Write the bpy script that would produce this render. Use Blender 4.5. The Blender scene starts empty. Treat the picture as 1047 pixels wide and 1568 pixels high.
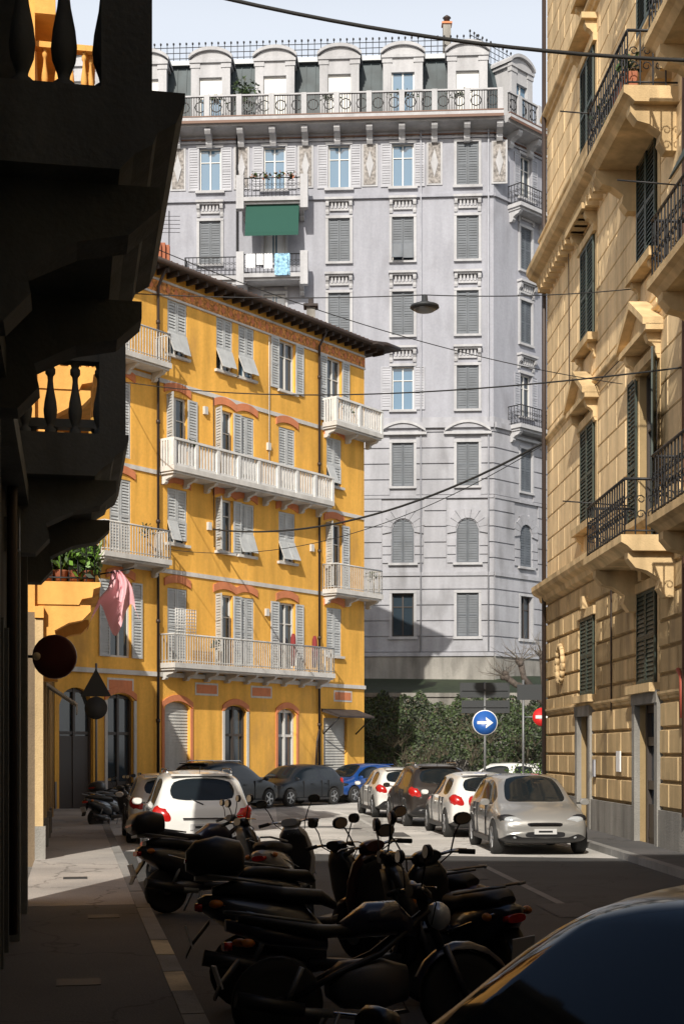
import bpy, bmesh, math, random
from mathutils import Vector, Matrix
random.seed(7)
R=random.random
def U(a,b): return a+(b-a)*random.random()
scene=bpy.context.scene
# ------------------------------------------------------------ materials
def newmat(name):
    m=bpy.data.materials.new(name); m.use_nodes=True
    nt=m.node_tree; b=nt.nodes['Principled BSDF']
    return m,nt,b
def simple(name,col,rough=.6,metal=0,coat=0,noise=0,nscale=4,spec=.5,alpha=1):
    m,nt,b=newmat(name)
    b.inputs['Base Color'].default_value=(*col,1); b.inputs['Roughness'].default_value=rough
    b.inputs['Metallic'].default_value=metal; b.inputs['Coat Weight'].default_value=coat
    b.inputs['Coat Roughness'].default_value=.06; b.inputs['Alpha'].default_value=alpha
    b.inputs['Specular IOR Level'].default_value=spec
    if noise:
        tc=nt.nodes.new('ShaderNodeTexCoord'); n=nt.nodes.new('ShaderNodeTexNoise')
        n.inputs['Scale'].default_value=nscale; n.inputs['Detail'].default_value=6
        nt.links.new(tc.outputs['Object'],n.inputs['Vector'])
        r=nt.nodes.new('ShaderNodeMapRange'); r.inputs[1].default_value=.3; r.inputs[2].default_value=.7
        r.inputs[3].default_value=1-noise; r.inputs[4].default_value=1+noise
        nt.links.new(n.outputs['Fac'],r.inputs[0])
        mx=nt.nodes.new('ShaderNodeVectorMath'); mx.operation='SCALE'; mx.inputs[0].default_value=col
        nt.links.new(r.outputs[0],mx.inputs['Scale']); nt.links.new(mx.outputs[0],b.inputs['Base Color'])
    return m
def plaster(name,col,var=.12,streak=.15,bump=.25,dirt=(.12,.1,.08),dirtamt=.35):
    m,nt,b=newmat(name); N=nt.nodes; L=nt.links
    tc=N.new('ShaderNodeTexCoord')
    def noise(scale,mp=(1,1,1),det=6):
        mapn=N.new('ShaderNodeMapping'); mapn.inputs['Scale'].default_value=mp
        L.new(tc.outputs['Object'],mapn.inputs['Vector'])
        n=N.new('ShaderNodeTexNoise'); n.inputs['Scale'].default_value=scale; n.inputs['Detail'].default_value=det
        L.new(mapn.outputs[0],n.inputs['Vector']); return n.outputs['Fac']
    def rng(s,a,b_,c,d):
        r=N.new('ShaderNodeMapRange'); r.inputs[1].default_value=a;r.inputs[2].default_value=b_;r.inputs[3].default_value=c;r.inputs[4].default_value=d
        L.new(s,r.inputs[0]); return r.outputs[0]
    def mul(a,b_):
        k=N.new('ShaderNodeMath'); k.operation='MULTIPLY'; L.new(a,k.inputs[0]); L.new(b_,k.inputs[1]); return k.outputs[0]
    f=mul(rng(noise(.35),.3,.7,1-var,1+var), rng(noise(2.2,(1,1,.12)),.35,.7,1+streak*.4,1-streak))
    f=mul(f,rng(noise(9),.3,.7,.95,1.05))
    sc=N.new('ShaderNodeVectorMath'); sc.operation='SCALE'; sc.inputs[0].default_value=col; L.new(f,sc.inputs['Scale'])
    mix=N.new('ShaderNodeMix'); mix.data_type='RGBA'
    L.new(rng(noise(1.1,(1,1,.4),9),.56,.74,0,dirtamt),mix.inputs[0]); L.new(sc.outputs[0],mix.inputs[6]); mix.inputs[7].default_value=(*dirt,1)
    out=mix.outputs[2]
    h=noise(30)
    bn=N.new('ShaderNodeBump'); bn.inputs['Strength'].default_value=bump; bn.inputs['Distance'].default_value=.02
    L.new(h,bn.inputs['Height'])
    L.new(out,b.inputs['Base Color']); L.new(bn.outputs[0],b.inputs['Normal'])
    b.inputs['Roughness'].default_value=.9; b.inputs['Specular IOR Level'].default_value=.15
    return m
M={}
M['yellow']=plaster('yellow_plaster',(.82,.45,.095),.10,.2,dirt=(.46,.26,.09),dirtamt=.6)
M['salmon']=plaster('salmon_plaster',(.64,.24,.12),.1,.1)
M['offwhite']=plaster('offwhite_trim',(.60,.59,.57),.08,.15,dirt=(.3,.28,.25))
M['whitetrim']=plaster('white_trim',(.43,.435,.455),.08,.14,dirt=(.18,.17,.17))
M['frieze']=simple('painted_frieze',(.55,.24,.07),.9,noise=.7,nscale=9)
M['grey']=plaster('grey_plaster',(.335,.345,.39),.06,.11,dirt=(.2,.2,.22),dirtamt=.45)
M['greylow']=plaster('grey_rusticated',(.36,.367,.40),.08,.16,dirt=(.18,.18,.19),dirtamt=.55)
M['stone']=plaster('weathered_stone',(.27,.26,.24),.25,.3,.6,dirt=(.07,.065,.06),dirtamt=.7)
M['ornament']=simple('relief_panel',(.25,.235,.225),.9,noise=.6,nscale=7)
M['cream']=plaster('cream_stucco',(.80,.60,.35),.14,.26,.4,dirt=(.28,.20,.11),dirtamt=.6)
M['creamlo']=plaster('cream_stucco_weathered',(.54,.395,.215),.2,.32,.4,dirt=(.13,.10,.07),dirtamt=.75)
M['creamdk']=plaster('cream_joint',(.32,.235,.125),.1,.1)
M['creamtrim']=plaster('cream_trim',(.64,.47,.26),.17,.32,.4,dirt=(.18,.13,.075),dirtamt=.65)
M['orange']=plaster('orange_plaster',(.74,.39,.11),.1,.2)
M['shopwall_dk']=plaster('shop_wall_darkened',(.20,.15,.10),.2,.3,.4)  # shop-level wall; colour darkened to offset the sun on its end face
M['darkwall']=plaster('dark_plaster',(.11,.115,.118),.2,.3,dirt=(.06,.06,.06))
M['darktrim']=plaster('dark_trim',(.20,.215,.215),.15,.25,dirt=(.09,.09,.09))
M['shut_w']=simple('pale_shutter',(.45,.47,.48),.6,noise=.12,nscale=3)
M['shut_g']=simple('grey_shutter',(.10,.115,.135),.6,noise=.18,nscale=1.5)
M['shut_lg']=simple('light_grey_shutter',(.34,.35,.39),.6,noise=.12,nscale=1.5)
M['shut_gr']=simple('green_shutter',(.030,.046,.036),.5,noise=.3,nscale=2)
M['glass']=simple('window_glass',(.03,.045,.06),.06,spec=.9)
M['glassb']=simple('blue_window_glass',(.10,.19,.29),.08,spec=.9)
M['frame_w']=simple('white_frame',(.62,.62,.60),.5)
M['wood']=simple('dark_wood',(.05,.04,.035),.5)
M['iron']=simple('wrought_iron',(.022,.022,.024),.5,.3)
M['railg']=simple('pale_railing',(.46,.46,.45),.55,.0,noise=.15)
M['railw']=simple('white_balustrade',(.66,.66,.65),.7,noise=.1)
M['slate']=simple('slate_roof',(.050,.070,.08),.6,noise=.3,nscale=1.2)
M['tile']=simple('roof_tile',(.22,.12,.08),.9,noise=.3)
M['eave']=simple('eave_timber',(.04,.03,.027),.8,noise=.3)
M['brown']=simple('copper_gutter',(.14,.07,.045),.6)
M['pipe']=simple('drain_pipe',(.05,.035,.03),.5,.2)
M['rubber']=simple('rubber',(.018,.018,.018),.8)
M['blackpl']=simple('black_plastic',(.016,.016,.018),.42)
M['seat']=simple('seat_vinyl',(.014,.014,.015),.5)
M['chrome']=simple('chrome',(.55,.55,.56),.18,1)
M['alu']=simple('alloy',(.42,.43,.45),.35,.8)
M['alud']=simple('dark_alloy',(.12,.12,.13),.4,.7)
M['headl']=simple('headlamp_glass',(.55,.58,.6),.08,.3)
M['redl']=simple('tail_lamp',(.42,.012,.01),.2,coat=.5)
M['amber']=simple('indicator_lamp',(.5,.16,.02),.3)
M['plate']=simple('licence_plate',(.55,.55,.55),.4)
M['carglass']=simple('car_glass',(.010,.014,.017),.05,spec=.45)
M['smoke']=simple('smoked_screen',(.08,.09,.10),.08,alpha=.28)
M['green']=simple('green_awning_cloth',(.004,.06,.043),.8)
M['pink']=simple('pink_cloth',(.85,.47,.52),.9)
M['whitecl']=simple('white_cloth',(.75,.77,.8),.9)
M['bluecl']=simple('blue_cloth',(.25,.45,.62),.9,noise=.6,nscale=8)
M['redcl']=simple('dark_red_cloth',(.22,.03,.03),.9)
M['redpaint']=simple('red_sign_paint',(.6,.02,.02),.4)
M['redpipe']=simple('red_pipe_paint',(.35,.07,.04),.6)
M['bluesign']=simple('blue_sign_paint',(.02,.11,.42),.4)
M['white']=simple('white_paint',(.8,.8,.8),.5)
M['wornwhite']=simple('worn_road_paint',(.66,.65,.62),.8,noise=.25,nscale=5)
M['signback']=simple('sign_back',(.045,.05,.055),.6,.3)
M['steel']=simple('galvanised_steel',(.22,.23,.24),.5,.6)
M['leaf']=simple('leaf_green',(.04,.075,.02),.6,noise=.4,nscale=3)
M['leaf2']=simple('leaf_dark',(.016,.027,.011),.6,noise=.4,nscale=3)
M['leaf3']=simple('leaf_bright',(.12,.24,.03),.5)
M['ivy1']=simple('ivy_dark',(.015,.024,.010),.6,noise=.5,nscale=2)
M['ivy2']=simple('ivy_green',(.045,.072,.022),.6,noise=.5,nscale=2)
M['dry']=simple('dry_stem',(.09,.075,.05),.9)
M['bark']=simple('bark',(.085,.07,.06),.9,noise=.4,nscale=8)
M['twig']=simple('pale_twig',(.20,.18,.155),.8)
M['terra']=simple('terracotta',(.35,.12,.06),.8)
M['maroon']=simple('maroon_sign',(.10,.02,.018),.35)
M['metalsh']=plaster('roller_shutter_paint',(.48,.48,.46),.06,.2)
def asphalt(name,c1,c2,patch=0):
    m,nt,b=newmat(name); N=nt.nodes; L=nt.links
    tc=N.new('ShaderNodeTexCoord')
    n1=N.new('ShaderNodeTexNoise'); n1.inputs['Scale'].default_value=.5; n1.inputs['Detail'].default_value=8
    n2=N.new('ShaderNodeTexNoise'); n2.inputs['Scale'].default_value=60; n2.inputs['Detail'].default_value=3
    v=N.new('ShaderNodeTexVoronoi'); v.feature='DISTANCE_TO_EDGE'; v.inputs['Scale'].default_value=.35
    dn=N.new('ShaderNodeTexNoise'); dn.inputs['Scale'].default_value=1.5; dn.inputs['Detail'].default_value=6
    ad=N.new('ShaderNodeVectorMath'); ad.operation='ADD'
    L.new(tc.outputs['Object'],dn.inputs['Vector']); L.new(tc.outputs['Object'],ad.inputs[0]); L.new(dn.outputs['Color'],ad.inputs[1]); L.new(ad.outputs[0],v.inputs['Vector'])
    for n in (n1,n2): L.new(tc.outputs['Object'],n.inputs['Vector'])
    r=N.new('ShaderNodeMix'); r.data_type='RGBA'
    mr=N.new('ShaderNodeMapRange'); mr.inputs[1].default_value=.35; mr.inputs[2].default_value=.65
    L.new(n1.outputs['Fac'],mr.inputs[0]); L.new(mr.outputs[0],r.inputs[0]); r.inputs[6].default_value=(*c1,1); r.inputs[7].default_value=(*c2,1)
    gm=N.new('ShaderNodeMapRange'); gm.inputs[1].default_value=.3; gm.inputs[2].default_value=.7; gm.inputs[3].default_value=.75; gm.inputs[4].default_value=1.2
    L.new(n2.outputs['Fac'],gm.inputs[0])
    ck=N.new('ShaderNodeMapRange'); ck.inputs[1].default_value=0; ck.inputs[2].default_value=.012; ck.inputs[3].default_value=.5; ck.inputs[4].default_value=1
    L.new(v.outputs['Distance'],ck.inputs[0])
    k=N.new('ShaderNodeMath'); k.operation='MULTIPLY'; L.new(gm.outputs[0],k.inputs[0]); L.new(ck.outputs[0],k.inputs[1])
    s=N.new('ShaderNodeVectorMath'); s.operation='SCALE'; L.new(r.outputs[2],s.inputs[0]); L.new(k.outputs[0],s.inputs['Scale'])
    L.new(s.outputs[0],b.inputs['Base Color']); b.inputs['Roughness'].default_value=.85
    bn=N.new('ShaderNodeBump'); bn.inputs['Strength'].default_value=.4; bn.inputs['Distance'].default_value=.01
    L.new(n2.outputs['Fac'],bn.inputs['Height']); L.new(bn.outputs[0],b.inputs['Normal'])
    return m
M['asphalt']=asphalt('asphalt_sunlit_tone',(.60,.58,.55),(.42,.41,.39))  # far road: sunlight painted in as a paler asphalt colour
M['asphalt_shaded']=asphalt('asphalt_shaded_tone',(.075,.075,.075),(.05,.05,.05))  # near road: shade painted in as a darker copy of the asphalt
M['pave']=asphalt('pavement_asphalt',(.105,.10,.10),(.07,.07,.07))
M['pave_sunlit']=asphalt('pavement_sunlit_tone',(.42,.39,.36),(.28,.265,.25))  # far left pavement: sun patch put into a paler base colour
M['ground']=asphalt('ground_dust',(.17,.16,.145),(.13,.125,.12))
M['kerb']=plaster('kerb_stone',(.26,.255,.245),.2,.1,.5)
M['kerby']=plaster('kerb_painted',(.68,.58,.40),.2,.1,.4,dirtamt=.7)

# ------------------------------------------------------------ geometry
class Acc:
    def __init__(s): s.v=[];s.f=[];s.m=[];s.sm=[];s.ml=[]
    def mi(s,mat):
        mt=M[mat] if isinstance(mat,str) else mat
        if mt not in s.ml: s.ml.append(mt)
        return s.ml.index(mt)
    def poly(s,pts,mat,smooth=False):
        i=len(s.v); s.v+= [tuple(p) for p in pts]; s.f.append(tuple(range(i,i+len(pts)))); s.m.append(s.mi(mat)); s.sm.append(smooth)
    def grid(s,rings,mat,closed=True,caps=True,smooth=True):
        n=len(rings[0]); i=len(s.v); k=s.mi(mat)
        for r in rings: s.v+=[tuple(p) for p in r]
        for a in range(len(rings)-1):
            for b in range(n if closed else n-1):
                c=(b+1)%n
                s.f.append((i+a*n+b,i+a*n+c,i+(a+1)*n+c,i+(a+1)*n+b)); s.m.append(k); s.sm.append(smooth)
        if caps and closed:
            s.f.append(tuple(range(i+n-1,i-1,-1))); s.m.append(k); s.sm.append(False)
            j=i+(len(rings)-1)*n
            s.f.append(tuple(range(j,j+n))); s.m.append(k); s.sm.append(False)
    def hexa(s,p,mat):
        for q in ((3,2,1,0),(4,5,6,7),(0,1,5,4),(1,2,6,5),(2,3,7,6),(3,0,4,7)): s.poly([p[j] for j in q],mat)
    def cbox(s,c,d,mat,rot=None):
        pts=[]
        for z in (-1,1):
            for x,y in ((-1,-1),(1,-1),(1,1),(-1,1)):
                v=Vector((x*d[0]/2,y*d[1]/2,z*d[2]/2))
                if rot: v=rot@v
                pts.append(v+Vector(c))
        s.hexa(pts,mat)
    def box(s,F,u0,u1,o0,o1,z0,z1,mat):
        s.hexa([F.p(u,o,z) for z in (z0,z1) for u,o in ((u0,o0),(u0,o1),(u1,o1),(u1,o0))],mat)
    def prof(s,F,u0,u1,oz,mat):
        a=[F.p(u0,o,z) for o,z in oz]; b=[F.p(u1,o,z) for o,z in oz]; s.grid([a,b],mat,smooth=False)
    def slab(s,F,uz,o0,o1,mat):
        a=[F.p(u,o0,z) for u,z in uz]; b=[F.p(u,o1,z) for u,z in uz]; s.grid([a,b],mat,smooth=False)
    def tube(s,pts,r,mat,n=6,caps=True):
        pts=[Vector(p) for p in pts]; rings=[]
        for i,p in enumerate(pts):
            t=(pts[min(i+1,len(pts)-1)]-pts[max(i-1,0)]).normalized()
            a=t.cross(Vector((0,0,1)))
            if a.length<.01: a=t.cross(Vector((0,1,0)))
            a.normalize(); b=t.cross(a); rr=r[i] if isinstance(r,(list,tuple)) else r
            rings.append([p+a*rr*math.cos(k*2*math.pi/n)+b*rr*math.sin(k*2*math.pi/n) for k in range(n)])
        s.grid(rings,mat,caps=caps)
    def lathe(s,c,prof,mat,n=8,axis='Z',caps=True):
        c=Vector(c); rings=[]
        for r,h in prof:
            ring=[]
            for k in range(n):
                a=k*2*math.pi/n; x,y=r*math.cos(a),r*math.sin(a)
                ring.append(c+(Vector((x,y,h)) if axis=='Z' else Vector((x,h,y)) if axis=='Y' else Vector((h,x,y))))
            rings.append(ring)
        s.grid(rings,mat,caps=caps)
    def loft(s,st,mat,axis='X',n=16,e=2.6):
        rings=[]
        for x,y,z,ra,rb in st:
            ring=[]
            for k in range(n):
                a=k*2*math.pi/n; ca,sa=math.cos(a),math.sin(a)
                p=math.copysign(abs(ca)**(2/e),ca)*ra; q=math.copysign(abs(sa)**(2/e),sa)*rb
                ring.append((x,y+p,z+q) if axis=='X' else (x+q,y+p,z) if axis=='Z' else (x+p,y,z+q))
            rings.append(ring)
        s.grid(rings,mat)
    def ell(s,c,r,mat,n=10):
        rings=[]
        for i in range(n+1):
            t=math.pi*i/n; t=min(max(t,.05),math.pi-.05)
            rings.append([(c[0]+r[0]*math.sin(t)*math.cos(k*2*math.pi/n),c[1]+r[1]*math.sin(t)*math.sin(k*2*math.pi/n),c[2]+r[2]*math.cos(t)) for k in range(n)])
        s.grid(rings,mat)
    def mesh(s,name):
        me=bpy.data.meshes.new(name); me.from_pydata(s.v,[],s.f)
        for m in s.ml: me.materials.append(m)
        me.polygons.foreach_set('material_index',s.m); me.polygons.foreach_set('use_smooth',s.sm)
        bm=bmesh.new(); bm.from_mesh(me); bmesh.ops.recalc_face_normals(bm,faces=bm.faces); bm.to_mesh(me); bm.free()
        me.update(); return me
    def obj(s,name,parent=None,me=None):
        me=me or s.mesh(name); o=bpy.data.objects.new(name,me); scene.collection.objects.link(o)
        if parent: o.parent=parent
        return o
def empty(name,loc=(0,0,0)):
    o=bpy.data.objects.new(name,None); scene.collection.objects.link(o); o.location=loc; return o
class Frame:
    def __init__(s,P,d):
        s.P=Vector((P[0],P[1],0)); s.d=Vector((d[0],d[1],0)).normalized(); s.n=Vector((s.d.y,-s.d.x,0))
    def p(s,u,o,z): return s.P+s.d*u+s.n*o+Vector((0,0,z))
    def sub(s,u,o,ang):
        a=math.radians(ang); d=s.d*math.cos(a)+s.n*math.sin(a); q=s.p(u,o,0); return Frame((q.x,q.y),(d.x,d.y))
def wall(a,F,u0,u1,z0,z1,holes,mat,o=0,depth=.25,rev=True,revmat=None):
    hs=[h for h in holes if h[0]<u1 and h[1]>u0 and h[2]<z1 and h[3]>z0]
    us=sorted({u0,u1}|{min(max(x,u0),u1) for h in hs for x in h[:2]}); zs=sorted({z0,z1}|{min(max(x,z0),z1) for h in hs for x in h[2:4]})
    for i in range(len(us)-1):
        for j in range(len(zs)-1):
            cu=(us[i]+us[i+1])/2; cz=(zs[j]+zs[j+1])/2
            if any(h[0]<cu<h[1] and h[2]<cz<h[3] for h in hs): continue
            a.poly([F.p(us[i],o,zs[j]),F.p(us[i+1],o,zs[j]),F.p(us[i+1],o,zs[j+1]),F.p(us[i],o,zs[j+1])],mat)
    if rev:
        for h in hs:
            c=[(h[0],h[2]),(h[1],h[2]),(h[1],h[3]),(h[0],h[3])]
            for k in range(4):
                p,q=c[k],c[(k+1)%4]
                a.poly([F.p(p[0],o,p[1]),F.p(q[0],o,q[1]),F.p(q[0],o-depth,q[1]),F.p(p[0],o-depth,p[1])],revmat or mat)
def course(a,F,u0,u1,z0,z1,holes,mat,o0,o1):
    hs=sorted([h for h in holes if h[2]<z1-.01 and h[3]>z0+.01]); cur=u0
    for h in hs:
        if h[0]>cur+.05: a.box(F,cur,min(h[0],u1),o0,o1,z0,z1,mat)
        cur=max(cur,h[1])
    if cur<u1-.05: a.box(F,cur,u1,o0,o1,z0,z1,mat)
def spandrel(a,F,u0,u1,zt,rise,mat,o0=-.25,o1=0,n=8):
    uc=(u0+u1)/2; w=(u1-u0)/2
    def z(t): return zt-rise+rise*math.sqrt(max(0,1-t*t))
    for i in range(n):
        t0=-1+2*i/n; t1=-1+2*(i+1)/n
        q=[(uc+t0*w,z(t0)),(uc+t1*w,z(t1)),(uc+t1*w,zt),(uc+t0*w,zt)]
        a.slab(F,q,o0,o1,mat)
def archband(a,F,uc,w,z,rise,th,o0,o1,mat,n=8):
    def zz(t): return z+rise*(1-t*t)
    for i in range(n):
        t0=-1+2*i/n; t1=-1+2*(i+1)/n
        a.slab(F,[(uc+t0*w,zz(t0)),(uc+t1*w,zz(t1)),(uc+t1*w,zz(t1)+th),(uc+t0*w,zz(t0)+th)],o0,o1,mat)
def louver(a,F,u0,u1,z0,z1,o,mat,pitch=.09,k=0.0,th=.04,fr=.07):
    def O(z): return o+(z1-z)*k
    def bx(ua,ub,za,zb,t0=0,t1=th):
        a.hexa([F.p(u,O(z)+q,z) for z in (za,zb) for u,q in ((ua,t0),(ua,t1),(ub,t1),(ub,t0))],mat)
    bx(u0,u0+fr,z0,z1); bx(u1-fr,u1,z0,z1); bx(u0+fr,u1-fr,z0,z0+fr); bx(u0+fr,u1-fr,z1-fr,z1)
    if z1-z0>1.5: zm=(z0+z1)/2; bx(u0+fr,u1-fr,zm-fr*.6,zm+fr*.6)
    n=max(2,int((z1-z0-2*fr)/pitch)); h=(z1-z0-2*fr)/n
    for i in range(n):
        za=z0+fr+i*h
        a.poly([F.p(u0+fr,O(za)+th*.9,za),F.p(u1-fr,O(za)+th*.9,za),F.p(u1-fr,O(za)+.003,za+h*1.05),F.p(u0+fr,O(za)+.003,za+h*1.05)],mat)
def window(a,F,uc,z0,w,h,style,shm,gl='glass',fm='frame_w',rec=.16,pitch=.1,so=-.06):
    u0,u1=uc-w/2,uc+w/2; z1=z0+h
    a.poly([F.p(u0,-rec,z0),F.p(u1,-rec,z0),F.p(u1,-rec,z1),F.p(u0,-rec,z1)],gl)
    t=.07
    for b in ((u0,u0+t,z0,z1),(u1-t,u1,z0,z1),(u0+t,u1-t,z0,z0+t),(u0+t,u1-t,z1-t,z1),(uc-t/2,uc+t/2,z0+t,z1-t)):
        a.box(F,b[0],b[1],-rec+.003,-rec+.06,b[2],b[3],fm)
    if h>1.4: a.box(F,u0+t,uc-t/2,-rec+.003,-rec+.045,z0+h*.68,z0+h*.68+.04,fm); a.box(F,uc+t/2,u1-t,-rec+.003,-rec+.045,z0+h*.68,z0+h*.68+.04,fm)
    if style=='closed':
        louver(a,F,u0+.01,uc-.008,z0+.01,z1-.01,so,shm,pitch); louver(a,F,uc+.008,u1-.01,z0+.01,z1-.01,so,shm,pitch)
    elif style=='flap':
        zm=z0+h*.42
        for q0,q1 in ((u0+.01,uc-.008),(uc+.008,u1-.01)):
            louver(a,F,q0,q1,zm,z1-.01,-.06,shm,pitch); louver(a,F,q0,q1,z0+.06+.1*R(),zm-.01,-.04,shm,pitch,k=U(.3,.48) if R()<.8 else 0)
    elif style=='open':
        louver(a,F,u0-w/2-.01,u0-.02,z0,z1,.02,shm,pitch); louver(a,F,u1+.02,u1+w/2+.01,z0,z1,.02,shm,pitch)
    elif style=='ajar':
        louver(a,F.sub(u0,.0,110),0,w/2,z0,z1,0,shm,pitch); louver(a,F,u1+.02,u1+w/2+.01,z0,z1,.02,shm,pitch)
    elif style=='curtain':
        n=14
        for q0,q1 in ((u0+t,uc-.12),(uc+.12,u1-t)):
            for i in range(n):
                ua=q0+(q1-q0)*i/n; ub=q0+(q1-q0)*(i+1)/n
                a.poly([F.p(ua,-rec+.015+.012*(i%2),z0+.05),F.p(ub,-rec+.015+.012*((i+1)%2),z0+.05),F.p(ub,-rec+.015+.012*((i+1)%2),z1-.05),F.p(ua,-rec+.015+.012*(i%2),z1-.05)],'whitecl')
def railing(a,F,u0,u1,o,z0,h,mat,sp=.12,r=.012,sides=True,top=.03,o_in=0):
    def run(fa,fb,L):
        n=max(2,int(L/sp))
        for i in range(n+1):
            t=i/n; p=fa.lerp(fb,t)
            a.tube([p+Vector((0,0,z0)),p+Vector((0,0,z0+h))],r,mat,4,False)
        for zz,q in ((z0+h,top),(z0+.08,.018)):
            a.tube([fa+Vector((0,0,zz)),fb+Vector((0,0,zz))],q,mat,5)
    A,B=F.p(u0,o,0),F.p(u1,o,0); run(A,B,abs(u1-u0))
    if sides:
        run(F.p(u0,o_in,0),A,o-o_in); run(F.p(u1,o_in,0),B,o-o_in)
def fancy_iron(a,F,u0,u1,o,z0,h,mat='iron'):
    railing(a,F,u0,u1,o,z0,h,mat,.2,.016)
    def scroll(P,Dv):
        for s_ in (-1,1):
            pts=[]
            for k in range(9):
                t=k/8; an=t*2*math.pi*1.1; rr=.09*(1-t*.6)
                pts.append(P+Dv*(s_*rr*math.cos(an))+Vector((0,0,.28*(1 if s_>0 else -1)*.5+rr*math.sin(an))))
            a.tube(pts,.012,mat,4,False)
    n=int((u1-u0)/.2)
    for i in range(n): scroll(F.p(u0+(i+.5)*(u1-u0)/n,o,z0+h/2),F.d)
    n=int(o/.2)
    for i in range(n):
        for uu in (u0,u1): scroll(F.p(uu,(i+.5)*o/n,z0+h/2),F.n)
def bal_stone(a,F,u0,u1,o,z0,h,mat,sp=.22,r=.05,sides=True):
    runs=[(F.p(u0,o,0),F.p(u1,o,0))]
    if sides: runs+=[(F.p(u0,.05,0),F.p(u0,o,0)),(F.p(u1,.05,0),F.p(u1,o,0))]
    for A,B in runs:
        n=max(1,int((B-A).length/sp)); 
        for i in range(n):
            p=A.lerp(B,(i+.5)/n)
            pr=[(.9,0),(.95,.07),(.5,.10),(.6,.14),(1.05,.24),(1.15,.33),(1.0,.45),(.6,.62),(.45,.74),(.5,.80),(.85,.84),(.85,.90),(.6,.93),(.9,1.0)]
            a.lathe(p,[(r*q,z0+h*t) for q,t in pr],mat,12,caps=False)
    a.box(F,u0-.09,u1+.09,o-.09,o+.09,z0+h,z0+h+.1,mat)
    if sides:
        a.box(F,u0-.09,u0+.09,0,o-.092,z0+h,z0+h+.1,mat); a.box(F,u1-.09,u1+.09,0,o-.092,z0+h,z0+h+.1,mat)
def bracket(a,F,uc,w,o,z1,h,mat):
    a.prof(F,uc-w/2,uc+w/2,[(0,z1-h),(o*.25,z1-h),(o*.38,z1-h*.8),(o*.35,z1-h*.6),(o*.6,z1-h*.42),(o*.85,z1-h*.35),(o,z1-h*.15),(o,z1),(0,z1)],mat)
def leaves(a,c,r,n,size,mats,shell=.5):
    for _ in range(n):
        v=Vector((random.gauss(0,1),random.gauss(0,1),random.gauss(0,1))).normalized()*(U(shell,1.05))
        p=Vector((c[0]+v.x*r[0],c[1]+v.y*r[1],c[2]+v.z*r[2]))
        x=Vector((U(-1,1),U(-1,1),U(-1,1))).normalized(); y=x.cross(Vector((U(-1,1),U(-1,1),U(-1,1)))).normalized(); s=size*U(.6,1.3)
        a.poly([p-x*s,p-y*s*.45,p+x*s,p+y*s*.45],random.choice(mats))

# ------------------------------------------------------------ camera, light, sky
cam=bpy.data.cameras.new('camera'); co=bpy.data.objects.new('camera',cam); scene.collection.objects.link(co); scene.camera=co
co.location=(0,0,2); co.rotation_euler=(math.radians(90),0,0)
cam.lens=50; cam.sensor_width=36; cam.sensor_fit='AUTO'; cam.shift_y=.2334; cam.clip_end=3000; cam.clip_start=.1
el=math.radians(36); sh=Vector((-.22,-.975,0)).normalized()
sv=Vector((sh.x*math.cos(el),sh.y*math.cos(el),math.sin(el)))
sun=bpy.data.lights.new('sun','SUN'); sun.energy=5; sun.angle=math.radians(.5); sun.color=(1,.93,.82)
so=bpy.data.objects.new('sun',sun); scene.collection.objects.link(so); so.rotation_euler=sv.to_track_quat('Z','Y').to_euler(); so.location=(-10,-30,40)
w=bpy.data.worlds.new('World'); scene.world=w; w.use_nodes=True
nt=w.node_tree; bg=nt.nodes['Background']; sky=nt.nodes.new('ShaderNodeTexSky'); sky.sky_type='NISHITA'; sky.sun_disc=False
sky.sun_elevation=el; sky.sun_rotation=math.atan2(sv.x,sv.y); sky.dust_density=3; sky.air_density=1.0; sky.ozone_density=1.0
tc=nt.nodes.new('ShaderNodeTexCoord'); sx=nt.nodes.new('ShaderNodeSeparateXYZ'); mr=nt.nodes.new('ShaderNodeMapRange')
mr.inputs[1].default_value=.45; mr.inputs[2].default_value=.58; mr.inputs[3].default_value=1; mr.inputs[4].default_value=0; mr.interpolation_type='SMOOTHSTEP'
nt.links.new(tc.outputs['Generated'],sx.inputs[0]); nt.links.new(sx.outputs['Z'],mr.inputs[0])
hz=nt.nodes.new('ShaderNodeVectorMath'); hz.operation='SCALE'; hz.inputs[0].default_value=(9.4,9.5,9.5); nt.links.new(mr.outputs[0],hz.inputs['Scale'])
ad=nt.nodes.new('ShaderNodeVectorMath'); ad.operation='ADD'; nt.links.new(sky.outputs[0],ad.inputs[0]); nt.links.new(hz.outputs[0],ad.inputs[1])
nt.links.new(ad.outputs[0],bg.inputs[0]); bg.inputs[1].default_value=.075
scene.view_settings.view_transform='Standard'; scene.view_settings.look='None'; scene.view_settings.exposure=0

# ------------------------------------------------------------ frames
FL=Frame((-.63,0),(-.19,1)); FR=Frame((5.79,40.1),(.0383,-1)); FY=Frame((-6.51,50),(.6,.7995))
FG=Frame((-18,76.5),(.9983,-.0577)); FC=Frame((7.97,75),(.7071,.7071))
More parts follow.
